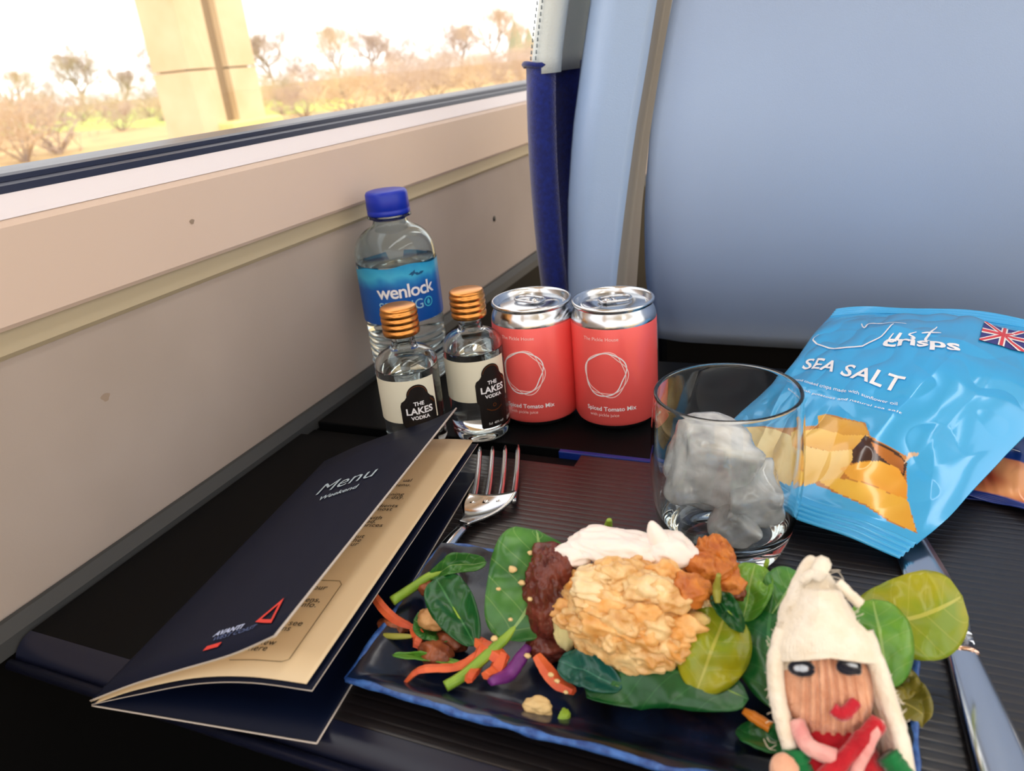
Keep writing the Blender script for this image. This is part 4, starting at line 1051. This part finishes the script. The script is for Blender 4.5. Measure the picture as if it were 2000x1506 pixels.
stick([(1032,1262,.016), (1000,1310,.012), (962,1362,.008)], .0030, m_purple, 'cabbage_shred', 'purple red cabbage shred between two carrot sticks', 'cabbage')
stick([(738,1240,.012), (770,1243,.012), (805,1243,.012)], .0015, mat('olive_stem', (150, 150, 60), .4), 'leaf_stalk', 'short olive stalk at the menu-side end of the plate', 'stalk')
stick([(1180,1052,.026), (1186,1034,.034), (1190,1015,.041)], .0020, m_stem, 'leaf_stalk', 'cut green stalk end rising behind the white sauce', 'stalk')
stick([(1402,1178,.042), (1400,1150,.046), (1404,1122,.052)], .0016, mat('olive_stem', (150, 150, 60), .4), 'leaf_stalk', 'yellow-green stalk standing by the orange crumbs', 'stalk')
stick([(1494,1112,.034), (1500,1092,.038)], .0010, m_stem, 'leaf_stalk', 'thin leaf stalk against the tumbler base', 'stalk')

def blob(c, rad, name, mt, parent=None, sub=5, f1=1.4, a1=.15, f2=4., a2=.08, f3=9., a3=.04, seed=0., floor_=True):
    bm = bmesh.new(); bmesh.ops.create_icosphere(bm, subdivisions=sub, radius=1); V = []
    S = Vector((seed*7.3, seed*3.1, seed))
    for v in bm.verts:
        d = v.co.normalized()
        r = 1+a1*noise.noise(d*f1+S)*2+a2*(1-2*abs(noise.noise(d*f2+S)))+a3*(1-2*abs(noise.noise(d*f3-S)))
        p = Vector((c.x+d.x*rad[0]*r, c.y+d.y*rad[1]*r, c.z+d.z*rad[2]*r))
        if floor_: p.z = max(p.z, .0052)
        V.append(p)
    bm.verts.index_update(); Fc = [[v.index for v in f.verts] for f in bm.faces]; bm.free()
    return obj(name, (V, Fc), mt, parent)
m_beige = mat('creamy_beige_chunks', (208, 152, 82), .3, coat=.3, var=(244, 212, 156), vscale=150, bump=.45, bscale=260, sss=.12, detail=5)
m_golden = mat('golden_sauce_chunks', (226, 160, 82), .35, var=(240, 196, 132), vscale=150, bump=.4, bscale=330, sss=.12)
m_cream_ch = mat('cream_chunks', (244, 222, 178), .32, var=(228, 190, 130), vscale=110, sss=.2)
m_brown = mat('dark_red_brown_paste', (118, 56, 44), .3, var=(84, 36, 30), vscale=110, bump=.6, bscale=300)
m_sauce = mat('white_yogurt_sauce', (250, 238, 232), .35, sss=.2, bump=.12, bscale=120)
m_orange = mat('orange_brown_crumb', (218, 136, 58), .38, var=(182, 96, 40), vscale=140, bump=.5, bscale=350)
def at(px, py, z): return P(px, py, z)
mc = at(1238, 1205, .026)
mound = thing('chunky_mound', 'creamy beige chunky mound in the middle of the salad', 'food', (mc.x, mc.y, .005))
blob(mc, (.0262, .0200, .0205), 'heap', m_beige, mound, 6, 1.6, .07, 4.0, .07, 10., .03, 1)
rnd = random.Random(4)
for i in range(95):
    px = rnd.uniform(1095, 1365); py = rnd.uniform(1075, 1305)
    if ((px-1232)/145)**2+((py-1190)/125)**2 > 1: continue
    # march along the view ray to the heap's surface
    d = ray(px, py).normalized(); hit = None; s_ = .15
    while s_ < .4:
        q = CAM+d*s_; e = Vector(((q.x-mc.x)/.0262, (q.y-mc.y)/.0200, (q.z-mc.z)/.0205))
        if e.length < 1.0: hit = q; break
        s_ += .0015
    if hit is None: continue
    k = rnd.uniform(.5, 1.5); a, b = (.0066*k, .0036*k)
    blob(hit, (a*rnd.uniform(.6, 1.1), b*rnd.uniform(.8, 1.2), b*rnd.uniform(.7, 1.1)), 'chunk', rnd.choice((m_beige, m_beige, m_golden, m_cream_ch)), mound, 4, 1.7, .26, 3.0, .06, 7, .02, i*1.7+3)
blob(at(1102, 1235, .022), (.0042, .0030, .0075), 'chunk', mat('pale_celery', (226, 218, 160), .3, sss=.2), mound, 4, 1.3, .12, 3, .08, 8, .03, 77)
blob(at(1362, 1212, .034), (.0048, .0030, .0032), 'chunk', mat('pale_potato_cube', (244, 214, 140), .4, sss=.2), mound, 4, 1.2, .12, 3, .08, 8, .03, 78)
br = at(1078, 1170, .026)
lump = thing('paste_lump', 'dark red-brown lump of paste between the large leaf and the creamy mound', 'food', (br.x, br.y, .005))
blob(br, (.0098, .0120, .0185), 'heap', m_brown, lump, 5, 1.6, .10, 3.8, .12, 9., .08, 5)
blob(at(1075, 1095, .038), (.0078, .0070, .0062), 'chunk', m_brown, lump, 4, 1.6, .16, 4, .14, 9., .07, 15)
blob(at(1068, 1262, .012), (.0075, .0060, .0050), 'chunk', m_brown, lump, 4, 1.6, .16, 4, .14, 9., .07, 16)
sc_ = at(1205, 1072, .044)
sauce = thing('white_sauce', 'dollop of white yogurt sauce with a small peak on top of the mound', 'sauce', sc_)
blob(sc_, (.0185, .0095, .0060), 'dollop', m_sauce, sauce, 5, 1.6, .12, 2.6, .10, 5., .03, 21, False)
blob(at(1300, 1072, .046), (.0100, .0080, .0050), 'dollop', m_sauce, sauce, 4, 1.6, .12, 2.6, .10, 5., .03, 24, False)
blob(at(1112, 1085, .043), (.0085, .0055, .0034), 'dollop', m_sauce, sauce, 4, 1.6, .12, 2.6, .08, 5., .02, 22, False)
obj('peak', tube([at(1296, 1068, .047), at(1284, 1050, .051), at(1275, 1032, .055), at(1271, 1016, .058)], [.0050, .0040, .0030, .0008], 12), m_sauce, sauce, subs=1)
og = at(1395, 1130, .034)
crumb = thing('orange_crumbs', 'orange-brown fried crumbs between the mound and the tumbler', 'food', (og.x, og.y, .005))
blob(at(1392, 1150, .024), (.0110, .0100, .0185), 'heap', m_orange, crumb, 5, 1.6, .12, 4, .14, 9., .08, 31)
for i, (x, y, z, r) in enumerate(((1370, 1105, .042, .0055), (1400, 1112, .040, .0050), (1425, 1140, .036, .0050), (1440, 1158, .034, .0030), (1350, 1150, .044, .0060))):
    blob(at(x, y, z), (r, r, r*.8), 'crumb', m_orange if i != 3 else m_onion, crumb, 4, 1.6, .16, 4, .14, 9., .06, 32+i)
cr2 = at(1360, 1330, .014)
o = blob(cr2, (.0115, .0055, .0060), 'fried_crumb', m_orange, None, 5, 1.6, .16, 4, .14, 9., .08, 41); setp(o, 'orange-brown fried crumb at the foot of the creamy mound', 'food')
def bit(px, py, z, r, mt, name, label, cat, seed, grp=None):
    c = at(px, py, z); o = blob(c, r, name, mt, None, 4, 1.4, .16, 3, .1, 8, .05, seed); return setp(o, label, cat, grp)
bit(845, 1210, .017, (.0060, .0042, .0042), m_nut, 'glazed_nut', 'tan glazed nut in the small cupped leaf', 'nut', 51)
bit(770, 1222, .010, (.0068, .0042, .0034), m_onion, 'glazed_chunk', 'brown glazed chunk behind the curved carrot stick', 'vegetable', 52)
bit(850, 1278, .010, (.0068, .0048, .0042), m_onion, 'glazed_chunk', 'brown glazed chunk behind the thin leaf sliver', 'vegetable', 53)
bit(880, 1252, .009, (.0070, .0048, .0042), m_onion, 'glazed_chunk', 'dark glazed chunk below the small cupped leaf', 'vegetable', 54)
bit(1050, 1380, .0068, (.0050, .0036, .0026), m_seed, 'nut_piece', 'pale nut piece lying alone on the front of the plate', 'nut', 55)
bit(1102, 1398, .0062, (.0018, .0030, .0012), m_stem, 'green_fragment', 'tiny green fragment beside the pale nut piece', 'vegetable', 56)
bit(835, 1150, .016, (.0042, .0036, .0034), m_onion, 'glazed_chunk', 'brown glazed chunk under the thick pale leaf stem', 'vegetable', 57)
SG = 'pale crumbs on the salad'
for i, (x, y, z, r) in enumerate(((1001, 1112, .0405, .0017), (1019, 1138, .036, .0014), (973, 1150, .034, .0010), (965, 1247, .022, .0014), (1036, 1080, .042, .0013), (1050, 1140, .036, .0011), (1035, 1170, .034, .0011),
                                  (1030, 1281, .016, .0013), (1088, 1330, .014, .0010), (1076, 1318, .0155, .0011), (1105, 1352, .012, .0009), (997, 1210, .028, .0009))):
    o = blob(at(x, y, z), (r, r*.8, r*.7), 'pale_crumb', m_seed, None, 2, 1.5, .2, 3, .1, 8, 0, 60+i); setp(o, 'tiny pale crumb on the '+('large standing spinach leaf' if i in (0, 1, 2, 3, 11) else 'dark red-brown paste lump' if i in (4, 5, 6, 7) else 'seed-speckled carrot stick'), 'crumb', SG)

# ------------------------------------------------------------------ finger puppet leaning on the plate
pb = P(1648, 1640, .004); pt = P(1600, 1098, .066)
K = (pt-pb).normalized(); HP = (pt-pb).length
vdir = (CAM-pb.lerp(pt, .6)).normalized(); Fd = (vdir-K*vdir.dot(K)).normalized(); Sd = -Fd.cross(K)
if Sd.dot(RT) < 0: Sd = -Sd
yaw_p = math.radians(8)
Fd, Sd = Fd*math.cos(yaw_p)+Sd*math.sin(yaw_p), Sd*math.cos(yaw_p)-Fd*math.sin(yaw_p)
pup = thing('finger_puppet', 'knitted finger puppet with white hair, red lips and red dress', 'puppet', pb)
def pp(s, f, k): return pb+Sd*s+Fd*f+K*k       # side, front, along
def wool(name, c1, c2, st=(1, 1, 1), bump=.9, bs=420):
    return mat(name, c1, .95, sheen=.5, var=c2, vscale=160, bump=bump, bscale=bs, vstretch=st, spec=.15)
w_hair = wool('white_wool', (238, 226, 206), (246, 238, 224))
w_face = wool('peach_knit', (232, 178, 146), (206, 146, 114), (1, 1, 1))
w_red = wool('red_knit', (196, 30, 44), (170, 20, 36))
w_pink = wool('pink_knit', (238, 180, 174), (226, 150, 148))
w_green = wool('green_knit', (24, 120, 64), (18, 96, 52))
w_black = wool('black_yarn', (26, 28, 44), (16, 18, 30))
w_lip = wool('red_lip_yarn', (198, 36, 52), (176, 24, 44))
w_skin = wool('skin_knit', (238, 188, 160), (228, 170, 140))
w_eye = wool('pale_eye_yarn', (206, 214, 226), (190, 200, 214))
def ell(c, rs, rf, rk, name, mt, par=pup, n=28, m_=20, amp=.03, fr=9., shape=None, fuzz=.0):
    V, Fc, U = [], [], []
    for i in range(m_+1):
        for j in range(n):
            a = PI*i/m_; b = 2*PI*j/n; d = Vector((math.sin(a)*math.cos(b), math.sin(a)*math.sin(b), -math.cos(a)))
            s, f, k = d.x*rs, d.y*rf, d.z*rk
            if shape: s, f, k = shape(s, f, k)
            g = 1+amp*noise.noise(Vector((s*900/fr, f*900/fr, k*900/fr)))
            V.append(pp(c[0]+s*g, c[1]+f*g, c[2]+k))
    for i in range(m_):
        for j in range(n):
            q = (j+1) % n; Fc.append((i*n+j, i*n+q, (i+1)*n+q, (i+1)*n+j))
    return obj(name, (V, Fc), mt, par)
# scale: photo rows -> distance along the puppet
def krow(py): 
    return (1640-py)/(1640-1098)*HP
pxm = (J(pb.lerp(pt, .6))[2])/FPX
def sx_(px, py):                                # sideways offset of a photo column from the axis
    ax = lerp(1648, 1600, (1640-py)/(1640-1098)); return (px-ax)*pxm
def yarn(pts, r, nm, mt, par=pup, n=7):
    q = [Vector(p_) for p_ in pts]; k = 6*(len(q)-1); cur = [spl(q, i/k) for i in range(k+1)]
    return obj(nm, tube([pp(*c) for c in cur], [r*(1+.2*noise.noise(Vector((i*.9, r*1e4, 1)))) for i in range(k+1)], n), mt, par)
kf = krow(1345)
head = ell((sx_(1614, 1345), 0, kf), 88*pxm, .0105, 105*pxm, 'head', w_face)
FH = .0105
# knit wales on the face
for i in range(9):
    x = lerp(-70, 70, i/8)*pxm; 
    pts = [(sx_(1614, 1345)+x*math.cos(.15*q), FH*math.sqrt(max(.02, 1-(x/(88*pxm))**2-((q-3)/3.3)**2*.9))+.0003, kf+(q-3)*30*pxm) for q in range(7)]
    yarn(pts, .0008, 'knit_wale', w_face, head)
# hair: cap tapering to a pointed top, and locks down both sides
hk = krow(1290)
def hairshape(s, f, k):
    t = max(0, k/(190*pxm)); c = 1-.50*t**1.25 if k > 0 else 1
    return s*c, f*c-.0005, k
hair = ell((sx_(1604, 1290), -.0025, hk), 92*pxm, .0118, 192*pxm, 'hair_cap', w_hair, pup, 36, 30, .10, 5, hairshape)
cutk = krow(1292)
for i in range(31):                              # fringe strands falling from the crown
    u = lerp(-1, 1, i/30); x0 = sx_(1600, 1200)+u*52*pxm; x1 = sx_(1610, 1285)+u*88*pxm
    fz = .0118*math.sqrt(max(.05, 1-(u*.93)**2))
    yarn([(x0*.55, fz*.6+.002, krow(1160)), (x0, fz+.0012, krow(1215)), (x1*.97, fz+.0014, krow(1262)), (x1, fz+.0008, krow(1288+14*abs(u)))], .0013, 'fringe_strand', w_hair, hair)
for side_, rows in ((-1, [(1530, 1240), (1518, 1300), (1522, 1370), (1536, 1430), (1548, 1470)]), (1, [(1678, 1240), (1702, 1310), (1722, 1380), (1738, 1440), (1750, 1520)])):
    for j in range(4):
        pts = [(sx_(x-side_*j*7, y), .0045-.0035*j+.001, krow(y)) for x, y in rows]
        yarn(pts, .0026-.0002*j, 'hair_lock', w_hair, hair)
yarn([(sx_(1590, 1130), .002, krow(1130)), (sx_(1600, 1112), .003, krow(1112)), (sx_(1606, 1096), .001, krow(1098))], .0027, 'hair_tuft', w_hair, hair)
yarn([(sx_(1632, 1138), .003, krow(1140)), (sx_(1655, 1165), .003, krow(1165)), (sx_(1674, 1182), .002, krow(1184))], .0017, 'hair_tuft', w_hair, hair)
yarn([(sx_(1592, 1120), .003, krow(1120)), (sx_(1578, 1126), .003, krow(1128)), (sx_(1568, 1136), .002, krow(1138))], .0017, 'hair_tuft', w_hair, hair)
rf = random.Random(3)
for i in range(70):                              # loose fibres
    y = rf.uniform(1105, 1480); tt = (y-1098)/(1480-1098); sd = rf.choice((-1, 1))
    xe = (lerp(1590, 1518, min(1, tt*2.2)) if sd < 0 else lerp(1612, 1742, min(1, tt*1.3)))
    x, l = sx_(xe, y), rf.uniform(.001, .003)
    yarn([(x-sd*.001, .002, krow(y)), (x+sd*l*.5, .003, krow(y)+rf.uniform(-.001, .001)), (x+sd*l, .003, krow(y)+rf.uniform(-.002, .002))], .00012, 'loose_fibre', w_hair, hair, 4)
def onface(px, py, lift_=.0012):
    s = sx_(px, py); k = krow(py); s0 = sx_(1614, 1345)
    f = FH*math.sqrt(max(.03, 1-((s-s0)/(90*pxm))**2-((k-kf)/(108*pxm))**2)); return (s, f+lift_, k)
for cx_, cy_ in ((1562, 1313), (1645, 1306)):
    ring = [onface(cx_+19*math.cos(a), cy_+11*math.sin(a), .0020) for a in [2*PI*i/10 for i in range(11)]]
    e_ = yarn(ring, .0008, 'eye_outline', w_black, head)
    yarn([onface(cx_-9, cy_+1, .0014), onface(cx_+2, cy_, .0018), onface(cx_+11, cy_, .0014)], .0012, 'eye_white', w_eye, head)
yarn([onface(1630, 1303, .0022), onface(1645, 1311, .0024), onface(1664, 1315, .0020)], .0011, 'eyelid', w_black, head)
yarn([onface(1616, 1385, .0016), onface(1630, 1394, .0022), onface(1645, 1386, .0020), onface(1657, 1372, .0014)], .0019, 'lips', w_lip, head)
yarn([onface(1622, 1394, .0014), onface(1634, 1400, .0018), onface(1648, 1394, .0014)], .0014, 'lips', w_lip, head)
def bodyshape(s, f, k):
    t = (k/(130*pxm)); return s*(1-.12*t), f, k
ell((sx_(1632, 1530), -.0005, krow(1535)), 98*pxm, .0100, 125*pxm, 'dress', w_red, pup, 30, 24, .05, 6, bodyshape)
yarn([(sx_(1558, 1420), .0060, krow(1420)), (sx_(1575, 1458), .0098, krow(1458)), (sx_(1622, 1476), .0108, krow(1476))], .0025, 'collar', w_pink)
yarn([(sx_(1700, 1408), .0075, krow(1408)), (sx_(1680, 1445), .0108, krow(1447)), (sx_(1658, 1490), .0118, krow(1492)), (sx_(1650, 1530), .0118, krow(1530))], .0017, 'braid', w_pink)
yarn([(sx_(1700, 1412), .0070, krow(1412)), (sx_(1650, 1460), .0108, krow(1462)), (sx_(1600, 1520), .0105, krow(1520))], .0028, 'shawl', w_red)
for side_, pts in ((-1, [(1556, 1470), (1562, 1500), (1580, 1530)]), (1, [(1716, 1470), (1732, 1492), (1752, 1520)])):
    yarn([(sx_(x, y), .0060, krow(y)) for x, y in pts], .0042 if side_ < 0 else .0036, 'sleeve', w_green)
ell((sx_(1536, 1508), .0085, krow(1508)), 27*pxm, .0042, 30*pxm, 'hand', w_skin)
ell((sx_(1752, 1560), .0085, krow(1560)), 24*pxm, .0042, 28*pxm, 'hand', w_skin)
